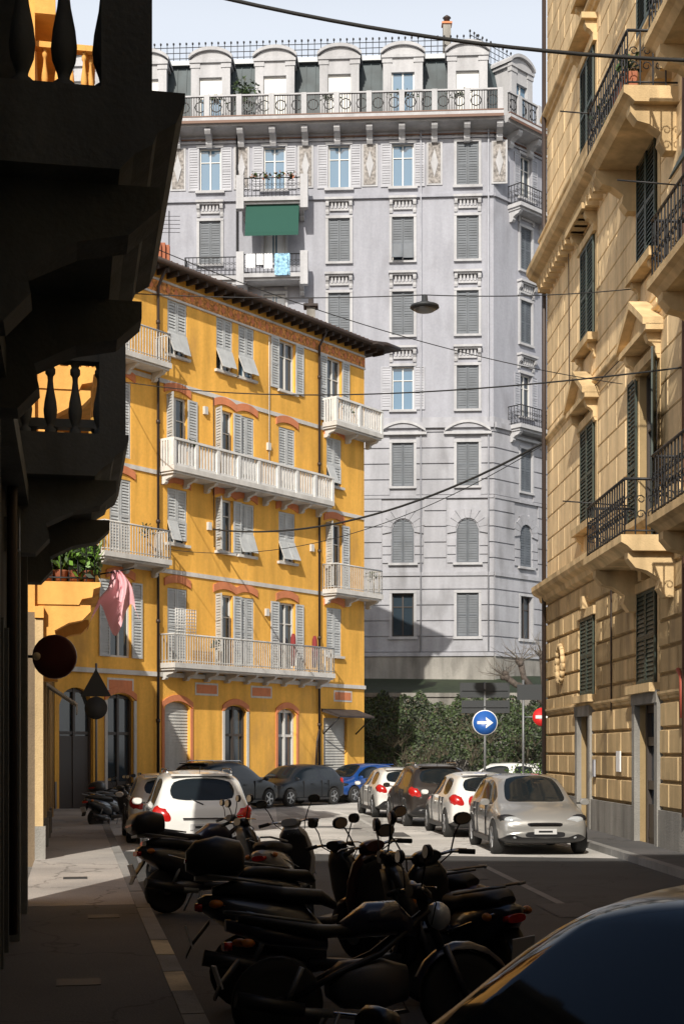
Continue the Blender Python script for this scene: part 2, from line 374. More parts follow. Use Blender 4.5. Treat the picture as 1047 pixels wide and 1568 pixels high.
# ------------------------------------------------------------ ground
a=Acc(); a.poly([(-900,-900,0),(900,-900,0),(900,900,0),(-900,900,0)],'ground'); a.obj('ground')
a=Acc()
a.poly([(7.4,-3,.004),(6.4,26.2,.004),(-4.6,28.4,.004),(.3,-3,.004)],'asphalt_shaded')
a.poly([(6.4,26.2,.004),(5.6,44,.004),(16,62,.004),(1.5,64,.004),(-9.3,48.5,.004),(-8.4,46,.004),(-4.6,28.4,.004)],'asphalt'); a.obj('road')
a=Acc()
for t in range(7):
    x0=-4.0+t*.95
    a.poly([(x0,43.6,.008),(x0+.5,43.6,.008),(x0+.1,46.4,.008),(x0-.4,46.4,.008)],'wornwhite')
a.poly([(1.35,30,.008),(1.47,30,.008),(.55,42,.008),(.43,42,.008)],'wornwhite')
a.poly([(3.1,14,.008),(3.22,14,.008),(2.5,25,.008),(2.38,25,.008)],'kerb')
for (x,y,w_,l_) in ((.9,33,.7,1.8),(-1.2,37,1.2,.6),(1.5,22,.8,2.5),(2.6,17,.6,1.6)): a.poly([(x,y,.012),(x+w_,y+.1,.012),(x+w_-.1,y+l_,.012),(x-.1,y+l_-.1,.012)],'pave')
a.obj('road_markings')
a=Acc(); a.box(FL,-3,17.4,.0,1.38,0,.13,'pave'); a.box(FL,17.41,46.9,.0,1.38,0,.13,'pave_sunlit'); a.obj('pavement')
a=Acc()
u=-3
while u<46.9:
    a.box(FL,u+.01,min(u+1,46.9)-.01,1.382,1.55,0,.135+U(-.004,.004),'kerby' if int(u) in (11,13) else 'kerb'); u+=1
a.obj('kerb')
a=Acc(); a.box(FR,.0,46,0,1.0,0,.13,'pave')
u=0
while u<46: a.box(FR,u+.01,u+.99,1.002,1.17,0,.135,'kerb'); u+=1
a.obj('pavement')
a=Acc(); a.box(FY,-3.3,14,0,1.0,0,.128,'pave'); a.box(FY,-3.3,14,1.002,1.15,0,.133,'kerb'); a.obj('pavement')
for (uu,oo) in ((9.2,.6),(11.4,.5),(16,.8),(21,.5)):
    a=Acc(); a.box(FL,uu,uu+.35,oo,oo+.35,.131,.136,'signback'); a.obj('manhole_cover')
for (x,y) in ((1.2,20),(0.2,36.5)): a=Acc(); a.lathe((x,y,0),[(.32,.005),(.32,.011)],'signback',20); a.obj('manhole_cover')

# ------------------------------------------------------------ yellow building
E=empty('yellow_apartment_building')
cols={0:-1.75,1:1.05,3:7.25,4:10.3}
UL=-4.7
H=[]; wins=[]
def addw(uc,z0,w,h,st,dbl=False):
    H.append((uc-w/2,uc+w/2,z0,z0+h)); wins.append((uc,z0,w,h,st))
def row(z0,h,styles,z0b=None):
    for (c,st) in styles:
        z=z0
        if c==2:
            for du,s2 in ((-.62,st[0]),(.62,st[1])): addw(4.2+du,z,.9,h,s2)
        else: addw(cols[c],z,1.0,h,st)
row(16.1,1.95,[(1,'flap'),(2,('flap','flap')),(3,'open')])
addw(cols[4],15.4,1.0,2.65,'open'); addw(cols[0],15.6,1.0,2.45,'closed')
row(12.05,2.6,[(0,'closed'),(1,'ajar'),(2,('ajar','flap')),(3,'flap')]); addw(cols[4],12.85,1.0,1.95,'flap')
row(9.4,1.95,[(1,'flap'),(2,('ajar','flap')),(3,'flap')]); addw(cols[4],8.7,1.0,2.6,'ajar'); addw(cols[0],8.8,1.0,2.5,'closed')
row(5.2,2.6,[(0,'open'),(1,'closed'),(2,('ajar','closed')),(3,'open')]); addw(cols[4],5.9,1.0,1.95,'closed')
gr=[(-1.75,0,1.25,3.95,'door'),(1.05,0,1.35,3.75,'roll'),(4.2,0,1.25,3.7,'door'),(7.25,0,1.15,3.65,'doorw'),(10.4,0,1.6,3.35,'roll'),(-3.75,0,1.5,4.1,'gate')]
HG=[(g[0]-g[2]/2,g[0]+g[2]/2,.0,g[3]) for g in gr]
a=Acc()
wall(a,FY,UL,12.4,0,18.9,H+HG,'yellow')
a.box(FY,UL,12.4,-9,-.3,0,18.88,'yellow')
for g in gr[:4]+gr[5:]: spandrel(a,FY,g[0]-g[2]/2,g[0]+g[2]/2,g[3],.25 if g[4]!='gate' else .6,'yellow',-.25,-.002)
a.obj('walls',E)
a=Acc()
for z in (15.0,11.72,8.3):
    hs=sorted([h for h in H if h[2]<z+.14 and h[3]>z])
    course(a,FY,UL,12.4,z,z+.15,hs,'offwhite',.0,.045)
a.box(FY,UL,9.1,.0,.10,4.62,4.78,'offwhite'); a.box(FY,9.3,12.42,0,.08,4.6,4.75,'offwhite')
a.box(FY,UL,12.42,0,.03,18.12,18.55,'frieze'); a.box(FY,UL,12.42,0,.06,18.05,18.12,'offwhite'); a.box(FY,UL,12.42,0,.06,18.55,18.63,'offwhite')
u=UL+.2
while u<12.3: a.slab(FY,[(u-.11,18.33),(u,18.2),(u+.11,18.33),(u,18.47)],.03,.042,'salmon'); u+=.42
for (uc,z0,w_,h,st) in wins:
    dz=z0+h
    if z0+h<18: archband(a,FY,uc,w_/2+.18,dz+.06,.15,.27,0,.05,'salmon')
    a.box(FY,uc-w_/2-.1,uc+w_/2+.1,0,.12,z0-.1,z0-.003,'offwhite') if h<2.2 else None
for uc in (-1.75,2.6,5.7,10.9):
    a.box(FY,uc-.55,uc+.55,0,.02,4.1,4.42,'salmon'); a.box(FY,uc-.62,uc+.62,0,.012,4.03,4.49,'offwhite')
for g in gr[:4]: archband(a,FY,g[0],g[2]/2+.12,g[3]-.22,.26,.22,0,.05,'salmon'); 
for g in gr[:4]:
    for s_ in (-1,1): a.box(FY,g[0]+s_*(g[2]/2+.06)-.06,g[0]+s_*(g[2]/2+.06)+.06,0,.04,0,g[3]-.22,'salmon' if g[4]!='door' else 'offwhite')
hs=sorted(HG); course(a,FY,UL,12.4,.13,1.0,[(h[0]-.13,h[1]+.13,h[2],h[3]) for h in hs],'stone',0,.03)
a.obj('trim',E)
a=Acc()
for (uc,z0,w_,h,st) in wins: window(a,FY,uc,z0,w_,h,st,'shut_w',gl=random.choice(['glass','glassb','glass']))
for g in gr:
    u0,u1=g[0]-g[2]/2,g[0]+g[2]/2
    if g[4]=='roll':
        n=int(g[3]/.11)
        for i in range(n):
            z=i*g[3]/n; hh=g[3]/n
            a.poly([FY.p(u0,-.12,z),FY.p(u1,-.12,z),FY.p(u1,-.15,z+hh),FY.p(u0,-.15,z+hh)],'metalsh'); a.poly([FY.p(u0,-.15,z+hh),FY.p(u1,-.15,z+hh),FY.p(u1,-.12,z+hh),FY.p(u0,-.12,z+hh)],'metalsh')
    else:
        fm='wood' if g[4]!='doorw' else 'frame_w'
        a.poly([FY.p(u0,-.2,0),FY.p(u1,-.2,0),FY.p(u1,-.2,g[3]),FY.p(u0,-.2,g[3])],'glass')
        for q in (u0+.04,g[0]-.0,u1-.04): a.box(FY,q-.05,q+.05,-.198,-.12,0,g[3],fm)
        for z in (.1,.9,2.6,g[3]-.1): a.box(FY,u0,u1,-.196,-.14,z-.05,z+.05,fm)
        a.box(FY,u0,u1,-.194,-.15,0,.85 if g[4]!='gate' else 2.5,fm)
a.prof(FY,9.45,11.9,[(0,3.6),(.9,3.35),(.9,3.42),(0,3.72)],'eave'); a.tube([FY.p(9.6,0,2.7),FY.p(9.6,.8,3.35)],.03,'iron'); a.tube([FY.p(11.8,0,2.7),FY.p(11.8,.8,3.35)],.03,'iron')
a.obj('windows_and_shutters',E)
a=Acc()
ov=.6
def ypt(u,o,z): return FY.p(u,o,z)
a.hexa([ypt(UL-.1,-9.5,18.92),ypt(UL-.1,ov,18.92),ypt(13.5,ov,18.92),ypt(13.5,-9.5,18.92),ypt(UL-.1,-9.5,19.04),ypt(UL-.1,ov,19.04),ypt(13.5,ov,19.04),ypt(13.5,-9.5,19.04)],'eave')
a.hexa([ypt(12.0,ov+.002,18.93),ypt(12.0,1.0,18.90),ypt(13.5,1.0,18.90),ypt(13.5,ov+.002,18.93),ypt(12.0,ov+.002,19.0),ypt(12.0,1.0,19.0),ypt(13.5,1.0,19.0),ypt(13.5,ov+.002,19.0)],'eave')
a.grid([[ypt(UL-.1,ov,19.043),ypt(13.5,ov,19.043),ypt(13.5,-9.5,19.043),ypt(UL-.1,-9.5,19.043)],[ypt(0,-3.9,20.2),ypt(9.5,-3.9,20.2),ypt(9.5,-4.5,20.2),ypt(0,-4.5,20.2)]],'tile',smooth=False)
a.tube([ypt(UL,ov+.05,19.0),ypt(12.0,ov+.05,19.0),ypt(12.6,1.03,18.99),ypt(13.5,1.03,18.99)],.1,'pipe',8)
for i in range(36): a.box(FY,-4.5+i*.5,-4.42+i*.5,.0,ov-.05,18.74,18.917,'eave')
for i in range(63):
    u=UL+i*.285; a.tube([ypt(u,ov,19.10),ypt(u,-1.0,19.36)],.06,'tile',5)
q=ypt(10.3,-1.2,0); a.cbox((q.x,q.y,19.7),(.35,.35,1.3),'stone'); a.cbox((q.x,q.y,20.42),(.6,.6,.1),'eave'); a.cbox((q.x,q.y,20.6),(.2,.2,.25),'eave')
for i in range(8):
    q=ypt(-.6+i*.22,-.4,0); a.cbox((q.x,q.y,19.7+.4*R()),(.2,.2,.7),'terra')
q=ypt(2.2,-1.5,0); a.tube([(q.x,q.y,19.5),(q.x,q.y,22)],.02,'iron'); 
for i in range(5): a.tube([(q.x-.4,q.y,21.2+i*.15),(q.x+.4,q.y,21.2+i*.15)],.01,'iron',4)
a.obj('roof',E)
a=Acc()
def ybal(u0,u1,z,dep,kind):
    a.box(FY,u0,u1,0.003,dep,z-.18,z,'offwhite'); a.box(FY,u0+.05,u1-.05,0.003,dep-.08,z-.26,z-.182,'offwhite')
    n=max(2,int((u1-u0)/1.1))
    for i in range(n+1): bracket(a,FY,u0+.2+(u1-u0-.4)*i/n,.14,dep*.8,z-.262,.32,'offwhite')
    if kind=='stone':
        L=u1-u0; n=int(L/1.15)
        for i in range(n+1):
            uu=u0+.06+(L-.12)*i/n; a.box(FY,uu-.07,uu+.07,dep-.165,dep-.015,z,z+.9,'railw')
        k=int((L-.26)/.16)
        for i in range(k): a.box(FY,u0+.13+(i+.2)*(L-.26)/k,u0+.13+(i+.72)*(L-.26)/k,dep-.11,dep-.07,z+.1,z+.9,'railw')
        a.box(FY,u0,u1,dep-.16,dep+.0,z+.902,z+.98,'railw'); a.box(FY,u0,u1,dep-.13,dep-.05,z,z+.098,'railw')
        for uu in (u0,u1-.06):
            for i in range(4): a.box(FY,uu,uu+.05,.1+i*.13,.17+i*.13,z,z+.9,'railw')
            a.box(FY,uu,uu+.06,0,dep-.162,z+.9,z+.98,'railw')
    else: railing(a,FY,u0+.04,u1-.04,dep-.05,z,1.0,'railg',.13,.021,top=.035)
ybal(.1,9.35,12.0,.75,'stone'); ybal(.1,9.35,5.1,.8,'rail')
ybal(9.5,12.75,15.3,.75,'stone'); ybal(9.5,12.75,8.55,.75,'rail')
ybal(-3.0,.0,15.5,.75,'rail'); ybal(-3.2,.0,8.65,.75,'rail')
a.obj('balconies',E)
a=Acc()
for uu in (-.02,9.2):
    a.tube([FY.p(uu,.5,18.9),FY.p(uu,.1,18.3),FY.p(uu,.1,.4)],.055,'pipe',8)
    for z in (3,6.5,10,13.5,17): a.tube([FY.p(uu,.1,z),FY.p(uu,.1,z+.12)],.075,'pipe',8)
a.tube([FY.p(9.2,.1,2.9),FY.p(9.0,.14,2.4),FY.p(8.9,.14,1.2)],.045,'pipe',6)
a.tube([FY.p(2.9,.06,15),FY.p(2.95,.06,9.5)],.02,'pipe',5); a.tube([FY.p(6.1,.06,18),FY.p(6.1,.06,12.2)],.018,'offwhite',5)
for uu,zz in ((2.6,10.1),(6.0,13.6),(8.7,10.0),(5.9,7.2),(2.4,14.3)): a.box(FY,uu,uu+.18,0,.1,zz,zz+.28,'offwhite')
a.obj('drainpipes',E)
a=Acc()
for uu,c in ((6.9,'redcl'),(8.25,'redcl')):
    q=FY.p(uu,.6,0)
    a.loft([(q.x,q.y,5.3,.13,.08),(q.x,q.y,5.8,.18,.12),(q.x,q.y,6.4,.15,.1),(q.x,q.y,6.55,.06,.05)],c,axis='Z')
for i in range(9):
    a.tube([FY.p(.15+i*.13,.77,6.1),FY.p(.15+i*.13-.0,.77,7.0)],.014,'railw',4); a.tube([FY.p(.15,.77,6.1+i*.11),FY.p(1.2,.77,6.1+i*.11)],.014,'railw',4)
for uu,zz in ((9.9,16.0),(10.6,15.9),(1.2,12.9),(12.2,9.3),(2.5,5.9),(-1,9.6)):
    p=FY.p(uu,.5,zz); leaves(a,p,(.25,.25,.28),70,.07,['leaf','leaf2'],.2); 
a.obj('balcony_items',E)

# ------------------------------------------------------------ grey building
E=empty('grey_apartment_building')
gc=[-13.84,-10.42,-7.0,-3.56,-.12,3.25,6.66]; gu=[x+18.0 for x in gc]
rows=[33.0,29.1,25.15,21.2,17.15,13.1,9.2]
H=[];W=[];HC=[];WC=[]
for ci,u in enumerate(gu):
    for ri,zc in enumerate(rows):
        h=2.3; w_=1.15; z0=zc-1.15; st='closed'
        sm='shut_g'; fm='frame_w'; gl='glass'
        if ri==0: st='open' if ci in (2,3,4,5) else 'closed'; sm='shut_lg' if st=='open' else 'shut_g'; gl='glassb'
        if ri==3 and ci==5: st='open'; sm='shut_lg'; gl='glassb'
        if ri==1 and ci==5: st='flap'
        if ri==6 and ci==5: st='none'; fm='wood'
        if ri in (1,2) and ci==3: st='curtain'; gl='glassb'
        H.append((u-w_/2,u+w_/2,z0,z0+h)); W.append((u,z0,w_,h,st,sm,gl,fm,ri,ci))
uc2=2.75
for ri,zc in enumerate(rows):
    st='open' if ri in (0,3) else 'closed'
    HC.append((uc2-.5,uc2+.5,zc-1.15,zc+1.15)); WC.append((uc2,zc-1.15,1.0,2.3,'none' if ri in (6,) else ('closed' if st=='closed' else 'open'),'shut_g' if st=='closed' else 'shut_lg','glass','frame_w' if ri<6 else 'wood',ri,9))
a=Acc()
for F,L,Hx,Wx in ((FG,26.02,H,W),(FC,4.6,HC,WC)):
    wall(a,F,0,L,19.3,34.95,Hx,'grey'); wall(a,F,0,L,7.2,19.3,Hx,'greylow')
    a.box(F,0,L+.0,-.3,.12,3.0,7.0,'stone'); a.box(F,0,L,-.3,.2,7.0,7.2,'greylow')
    z=7.25
    arch=[(h[0]-.55,h[1]+.55,h[2]-.3,h[3]+.9) if abs((h[2]+h[3])/2-13.1)<.3 else (h[0]-.12,h[1]+.12,h[2],h[3]+.1) for h in Hx]
    while z<19.0:
        course(a,F,0.0,L,z,z+.76,arch,'greylow',.0,.07)
        z+=.83
    for z,o,t in ((19.05,.22,.28),(15.35,.12,.16),(11.25,.15,.2)):
        hs=[h for h in Hx if h[2]<z+t and h[3]>z]; course(a,F,-.0,L,z,z+t,hs,'greylow',0,o)
    a.box(F,0,L,0,.14,31.25,31.42,'grey'); a.box(F,0,L,0,.1,34.35,34.45,'greylow')
a.poly([FG.p(0,0,0),FG.p(0,0,35),FG.p(0,-14,35),FG.p(0,-14,0)],'grey')
e=FC.p(4.6,0,0); b2=e+Vector((2.5,14,0))
a.poly([e,b2,b2+Vector((0,0,35)),e+Vector((0,0,35))],'grey')
a.obj('walls',E)
a=Acc()
for F,Wx in ((FG,W),(FC,WC)):
    for (u,z0,w_,h,st,sm,gl,fm,ri,ci) in Wx:
        window(a,F,u,z0,w_,h,st,sm,gl,fm,rec=.2,pitch=.13)
a.obj('windows_and_shutters',E)
a=Acc()
for F,Wx in ((FG,W),(FC,WC)):
    for (u,z0,w_,h,st,sm,gl,fm,ri,ci) in Wx:
        z1=z0+h; hw=w_/2
        if ri!=5:
            for s_ in (-1,1): a.box(F,u+s_*(hw+.07)-.07,u+s_*(hw+.07)+.07,0,.085 if st!='open' else .018,z0,z1,'whitetrim')
            a.box(F,u-hw-.14,u+hw+.14,0,.1,z1,z1+.14,'whitetrim')
        if ri in (1,2,3):
            a.box(F,u-.75,u+.75,0,.34,z1+.92,z1+1.04,'whitetrim'); a.box(F,u-.68,u+.68,0,.24,z1+.84,z1+.92,'whitetrim')
            for k in range(5): a.box(F,u-.42+k*.19,u-.32+k*.19,0,.14,z1+.5,z1+.84,'whitetrim')
            a.box(F,u-.5,u+.5,0,.11,z1+.38,z1+.5,'whitetrim')
            for s_ in (-1,1): bracket(a,F,u+s_*.62,.17,.26,z1+.84,.62,'whitetrim')
        if ri==6: a.box(F,u-hw-.2,u+hw+.2,0,.16,z0-.15,z0-.003,'whitetrim')
        if ri in (0,): a.box(F,u-hw-.2,u+hw+.2,0,.18,z0-.14,z0-.003,'whitetrim'); a.box(F,u-hw-.25,u+hw+.25,0,.03,z1+.2,z1+.5,'ornament')
        if ri in (4,3,1,2): a.box(F,u-hw-.15,u+hw+.15,0,.14,z0-.12,z0-.003,'whitetrim')
        if ri==4:
            archband(a,F,u,1.2,z1+.55,.45,.14,0,.3,'whitetrim',10); a.box(F,u-1.25,u+1.25,0,.25,z1+.4,z1+.54,'whitetrim')
            a.slab(F,[(u-1.15,z1+.545)]+[(u+1.15*t/5,z1+.55+.44*(1-(t/5)**2)) for t in range(-5,6)]+[(u+1.15,z1+.545)],0,.06,'grey')
        if ri==5:
            spandrel(a,F,u-hw,u+hw,z1,.55,'greylow',-.18,.01)
            for k in range(9):
                an=math.pi*k/8; an0=an-math.pi/17; an1=an+math.pi/17; cz=z1-.55
                r0,r1=hw+.04,hw+(.62 if k%2 else .52)
                q=[(u+r*math.cos(t),cz+r*math.sin(t)*1.0) for r,t in ((r0,an0),(r1,an0),(r1,an1),(r0,an1))]
                a.slab(F,q,0,.08,'greylow')
            a.box(F,u-hw-.2,u+hw+.2,0,.16,z0-.13,z0-.003,'whitetrim')
            for s_ in (-1,1): 
                for k in range(3): a.box(F,u+s_*(hw+.27)-.23,u+s_*(hw+.27)+.23,0,.07,z0+k*.45,z0+.4+k*.45,'greylow')
for i in range(8):
    u=gu[0]-1.705+i*3.41
    a.box(FG,u-.42,u+.42,0,.05,31.9,34.2,'whitetrim'); a.box(FG,u-.32,u+.32,.05,.07,32.0,34.1,'ornament')
    a.slab(FG,[(u-.2,33.05),(u,32.3),(u+.2,33.05),(u,33.8)],.07,.12,'whitetrim')
def cornice(F,L,u0=0,phase=0):
    a.prof(F,u0,L,[(0,34.75),(.5,34.85),(.95,34.9),(1.0,35.05),(1.15,35.1),(1.15,35.3),(0,35.3)],'whitetrim')
    a.box(F,u0,L,1.0,1.17,35.302,35.36,'brown'); a.box(F,u0,L,0,.07,34.55,34.62,'brown'); a.box(F,u0,L,1.152,1.18,34.98,35.12,'brown')
    u=phase
    while u<L: bracket(a,F,u,.32,.9,34.84,.75,'whitetrim'); u+=1.705
cornice(FG,26.5,0,gu[0]-3.41+.0); cornice(FC,4.6,0,1.2)
def topbal(F,L,ph):
    u=ph
    while u<L:
        a.box(F,u-.14,u+.14,.85,1.1,35.362,36.5,'whitetrim'); u+=1.705
    a.box(F,0,L,.9,1.05,36.42,36.5,'whitetrim'); a.box(F,0,L,.93,1.02,35.3,35.42,'whitetrim')
    i=0
    while i*.13<L: a.box(F,i*.13,i*.13+.045,.96,.985,35.42,36.42,'iron'); i+=1
    i=0
    while i*.85<L-.8:
        for k in range(8):
            t=k*math.pi/4; t2=t+math.pi/4
            a.tube([F.p(i*.85+.42+.28*math.cos(t),.97,35.9+.28*math.sin(t)),F.p(i*.85+.42+.28*math.cos(t2),.97,35.9+.28*math.sin(t2))],.03,'iron',4,False)
        i+=1
topbal(FG,26.4,(gu[0]%1.705)); topbal(FC,4.6,.9)
a.obj('cornices_and_ornament',E)
a=Acc()
a.prof(FG,0,25.6,[(-.5,35.0),(-.55,35.3),(-1.5,39.3),(-1.8,39.35),(-10,39.6),(-10,35)],'slate'); a.prof(FC,.2,4.6,[(-.5,35.0),(-.55,35.3),(-1.5,39.3),(-1.8,39.35),(-6,39.5),(-6,35)],'slate')
a.prof(FG,0,25.4,[(-1.2,39.2),(-1.2,39.45),(-1.7,39.5),(-1.7,39.2)],'steel')
for i in range(26*2): a.prof(FG,i*.5,i*.5+.04,[(-.50,35.3),(-1.45,39.3),(-1.5,39.3),(-.56,35.3)],'slate')
def dormer(F,u,kind,hw=1.08):
    a.box(F,u-hw+.15,u+hw-.15,-2.4,-.35,35.2,38.85,'whitetrim')
    for s_ in (-1,1):
        a.box(F,u+s_*(hw-.25)-.22,u+s_*(hw-.25)+.22,-.35,-.12,35.2,38.75,'whitetrim'); a.box(F,u+s_*(hw-.25)-.27,u+s_*(hw-.25)+.27,-.35,-.08,38.5,38.8,'whitetrim')
    a.box(F,u-hw+.4,u+hw-.4,-.35,-.14,38.0,38.748,'whitetrim')
    ar=lambda t: math.sqrt(max(0,1-(t*.88)**2))
    a.slab(F,[(u-hw,38.8),(u+hw,38.8)]+[(u+hw*t/6,38.55+.85*ar(t/6)) for t in range(6,-7,-1)],-2.2,-.14,'whitetrim')
    for i in range(12):
        t0=-1+i/6; t1=t0+1/6; W2=hw+.1
        a.slab(F,[(u+t0*W2,38.56+.85*ar(t0)),(u+t1*W2,38.56+.85*ar(t1)),(u+t1*W2,38.72+.87*ar(t1)),(u+t0*W2,38.72+.87*ar(t0))],-2.25,.02,'whitetrim')
    a.box(F,u-hw-.05,u+hw+.05,-.3,-.02,38.75,38.9,'whitetrim')
    if kind=='blind': a.box(F,u-.6,u+.6,-.34,-.3,36.9,38.0,'frame_w'); a.poly([F.p(u-.6,-.33,35.3),F.p(u+.6,-.33,35.3),F.p(u+.6,-.33,36.9),F.p(u-.6,-.33,36.9)],'glassb')
    elif kind=='full': a.box(F,u-.6,u+.6,-.34,-.3,35.3,38.0,'frame_w')
    else: a.poly([F.p(u-.6,-.33,35.3),F.p(u+.6,-.33,35.3),F.p(u+.6,-.33,38),F.p(u-.6,-.33,38)],'glassb')
    if kind!='full':
        for q in (-.57,0,.57): a.box(F,u+q-.04,u+q+.04,-.328,-.28,35.3,38.0 if kind!='blind' else 36.9,'frame_w')
for u,k in zip(gu,('blind','blind','blind','full','full','glass','full')): dormer(FG,u,k)
dormer(FC,2.6,'glass',.95)
for F,L in ((FG,25.5),(FC,3.9)):
    for z in (39.75,40.05,40.35): a.tube([F.p(0,-1.6,z),F.p(L,-1.6,z)],.022,'iron',4)
    i=0
    while i*.35<L:
        a.tube([F.p(i*.35,-1.6,39.4),F.p(i*.35,-1.6,40.5)],.018,'iron',4)
        p=F.p(i*.35,-1.6,40.55); a.ell(p,(.06,.06,.08),'iron',5); i+=1
q=FG.p(23.6,-2.2,0); a.cbox((q.x,q.y,40.4),(.42,.42,2.2),'stone'); a.cbox((q.x,q.y,41.5),(.55,.55,.1),'salmon'); a.lathe((q.x,q.y,0),[(.16,41.55),(.16,41.8),(.24,41.85),(.05,42.0)],'pipe',8)
a.obj('roof_and_dormers',E)
a=Acc()
def gbal(F,u0,u1,z,dep=1.0):
    a.box(F,u0,u1,.003,dep,z-.2,z,'whitetrim'); a.box(F,u0+.08,u1-.08,.003,dep-.15,z-.32,z-.202,'whitetrim')
    for uu in (u0+.25,u1-.25): bracket(a,F,uu,.22,dep*.8,z-.322,.55,'whitetrim')
    fancy_iron(a,F,u0+.05,u1-.05,dep-.06,z,1.0)
for z in (31.0,27.0):
    gbal(FG,gu[3]-1.75,gu[3]+1.75,z,1.3)
    for s_ in (-1,1): a.box(FG,gu[3]+s_*1.68-.2,gu[3]+s_*1.68+.2,.9,1.32,z-.6,z+1.15,'whitetrim')
gbal(FC,1.2,4.3,31.1,.9); gbal(FC,1.2,4.3,19.35,.9); gbal(FG,gu[2]-1.3,gu[2]+1.6,27.1,.7)
aw=[FG.p(gu[3]-1.4,1.0,30.7),FG.p(gu[3]+1.4,1.0,30.7),FG.p(gu[3]+1.4,1.45,29.1),FG.p(gu[3]-1.4,1.45,29.1)]
a.poly(aw,'green'); a.poly([FG.p(gu[3]-1.4,1.46,29.1),FG.p(gu[3]+1.4,1.46,29.1),FG.p(gu[3]+1.4,1.48,28.9),FG.p(gu[3]-1.4,1.48,28.9)],'green')
a.tube([FG.p(gu[3]-1.45,1.42,27.95),FG.p(gu[3]+1.45,1.42,27.95)],.02,'iron')
for x0,x1,h,mt in ((-1.35,-.85,.75,'whitecl'),(-.8,-.45,.6,'whitecl'),(-.4,.05,.8,'whitecl'),(.15,.95,1.15,'bluecl')):
    n=6
    for i in range(n):
        ua=gu[3]+x0+(x1-x0)*i/n; ub=gu[3]+x0+(x1-x0)*(i+1)/n
        a.poly([FG.p(ua,1.43+.03*(i%2),27.97),FG.p(ub,1.43+.03*((i+1)%2),27.97),FG.p(ub,1.44+.05*((i+1)%2),27.97-h),FG.p(ua,1.44+.05*(i%2),27.97-h*U(.93,1))],mt)
for du in (-.9,-.3,.4,1.0): 
    q=FG.p(gu[3]+du,1.25,32.1); leaves(a,q,(.35,.2,.25),60,.09,['leaf','leaf2','terra'],.1)
q=FG.p(gu[3]-1.5,.6,36.8); leaves(a,q,(.8,.5,.9),260,.13,['leaf','leaf2'],.1)
for u_ in (gu[5],gu[6]-.3,gu[2]+.3,gu[4]-.5): q=FG.p(u_,.7,36.4); leaves(a,q,(.85,.3,.3),90,.1,['leaf2','leaf'],.1)
a.tube([FG.p(gu[3]-1.98,.12,35.3),FG.p(gu[3]-1.98,.12,12)],.06,'iron',6)
a.tube([FG.p(22.2,.12,34.9),FG.p(22.2,.12,7)],.04,'shut_lg',6); a.tube([FG.p(25.75,.12,34.9),FG.p(25.75,.12,7)],.04,'shut_lg',6)
a.obj('balconies',E)

# ------------------------------------------------------------ right building
E=empty('cream_palazzo')
rc=[5.55,11.25,16.9,22.5,28]; rz=[4.3,8.7,13.1,17.6,21.8]
H=[];W=[]
LR=46
for ci,u in enumerate(rc):
    for ri,zc in enumerate(rz):
        h=2.4 if ri else 1.9; z0=zc-h/2
        if (ci,ri) in ((1,1),(1,3),(2,2),(2,1),(2,3)): z0=zc-2.6; h=3.7
        H.append((u-.75,u+.75,z0,z0+h)); W.append((u,z0,1.5,h,ri,ci))
doors=[(4.6,5.9,0,2.85),(10.5,12.1,0,2.95),(16.2,17.6,0,2.95),(22,23.4,0,2.9)]
a=Acc(); HD=H+doors
wall(a,FR,0,LR,0,26,HD,'creamdk')
a.poly([FR.p(0,0,0),FR.p(0,-14,0),FR.p(0,-14,26),FR.p(0,0,26)],'cream'); a.box(FR,.02,LR,-14,-.3,0,25.9,'cream')
def rust(z0,z1,ch,bl,o,m='cream',jt=.035):
    z=z0; r=0
    while z<z1-.05:
        zt=min(z+ch,z1)-jt
        hs=sorted([(h[0]-.22,h[1]+.22) for h in HD if h[2]<zt and h[3]+.15>z])
        u=-(bl/2)*(r%2)
        while u<LR:
            s0,s1=max(u+.015,0),min(u+bl-.015,LR)
            segs=[(s0,s1)]
            for h in hs:
                ns=[]
                for p,q in segs:
                    if h[1]<=p or h[0]>=q: ns.append((p,q))
                    else:
                        if h[0]-p>.05: ns.append((p,h[0]))
                        if q-h[1]>.05: ns.append((h[1],q))
                segs=ns
            for p,q in segs:
                if q-p>.08:
                    b=min(.03,o*.8)
                    A=[FR.p(x,0,y) for x,y in ((p,z),(q,z),(q,zt),(p,zt))]; B=[FR.p(x,o,y) for x,y in ((p+b,z+b),(q-b,z+b),(q-b,zt-b),(p+b,zt-b))]
                    a.grid([A,B],m,smooth=False)
            u+=bl
        z+=ch; r+=1
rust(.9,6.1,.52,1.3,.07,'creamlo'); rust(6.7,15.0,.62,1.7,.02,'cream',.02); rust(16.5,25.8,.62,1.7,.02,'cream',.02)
a.box(FR,0,4.38,0,.1,.13,.85,'stone');a.box(FR,6.12,10.28,0,.1,.13,.85,'stone');a.box(FR,12.32,15.9,0,.1,.13,.85,'stone')
a.obj('walls',E)
a=Acc()
def ledge(z,o,h,u0=-.0,u1=LR):
    a.prof(FR,u0-o*.6,u1,[(0,z),(o*.4,z+h*.15),(o*.5,z+h*.4),(o*.85,z+h*.55),(o,z+h*.75),(o,z+h),(0,z+h)],'creamtrim')
ledge(6.12,.42,.5); ledge(15.05,.55,.6); ledge(16.2,.25,.25); ledge(10.62,.12,.16); ledge(2.98,.12,.18); ledge(19.6,.2,.25); ledge(24.2,.5,.6)
u=.3
while u<30: a.box(FR,u,u+.14,0,.34,14.8,15.04,'creamtrim'); u+=.42
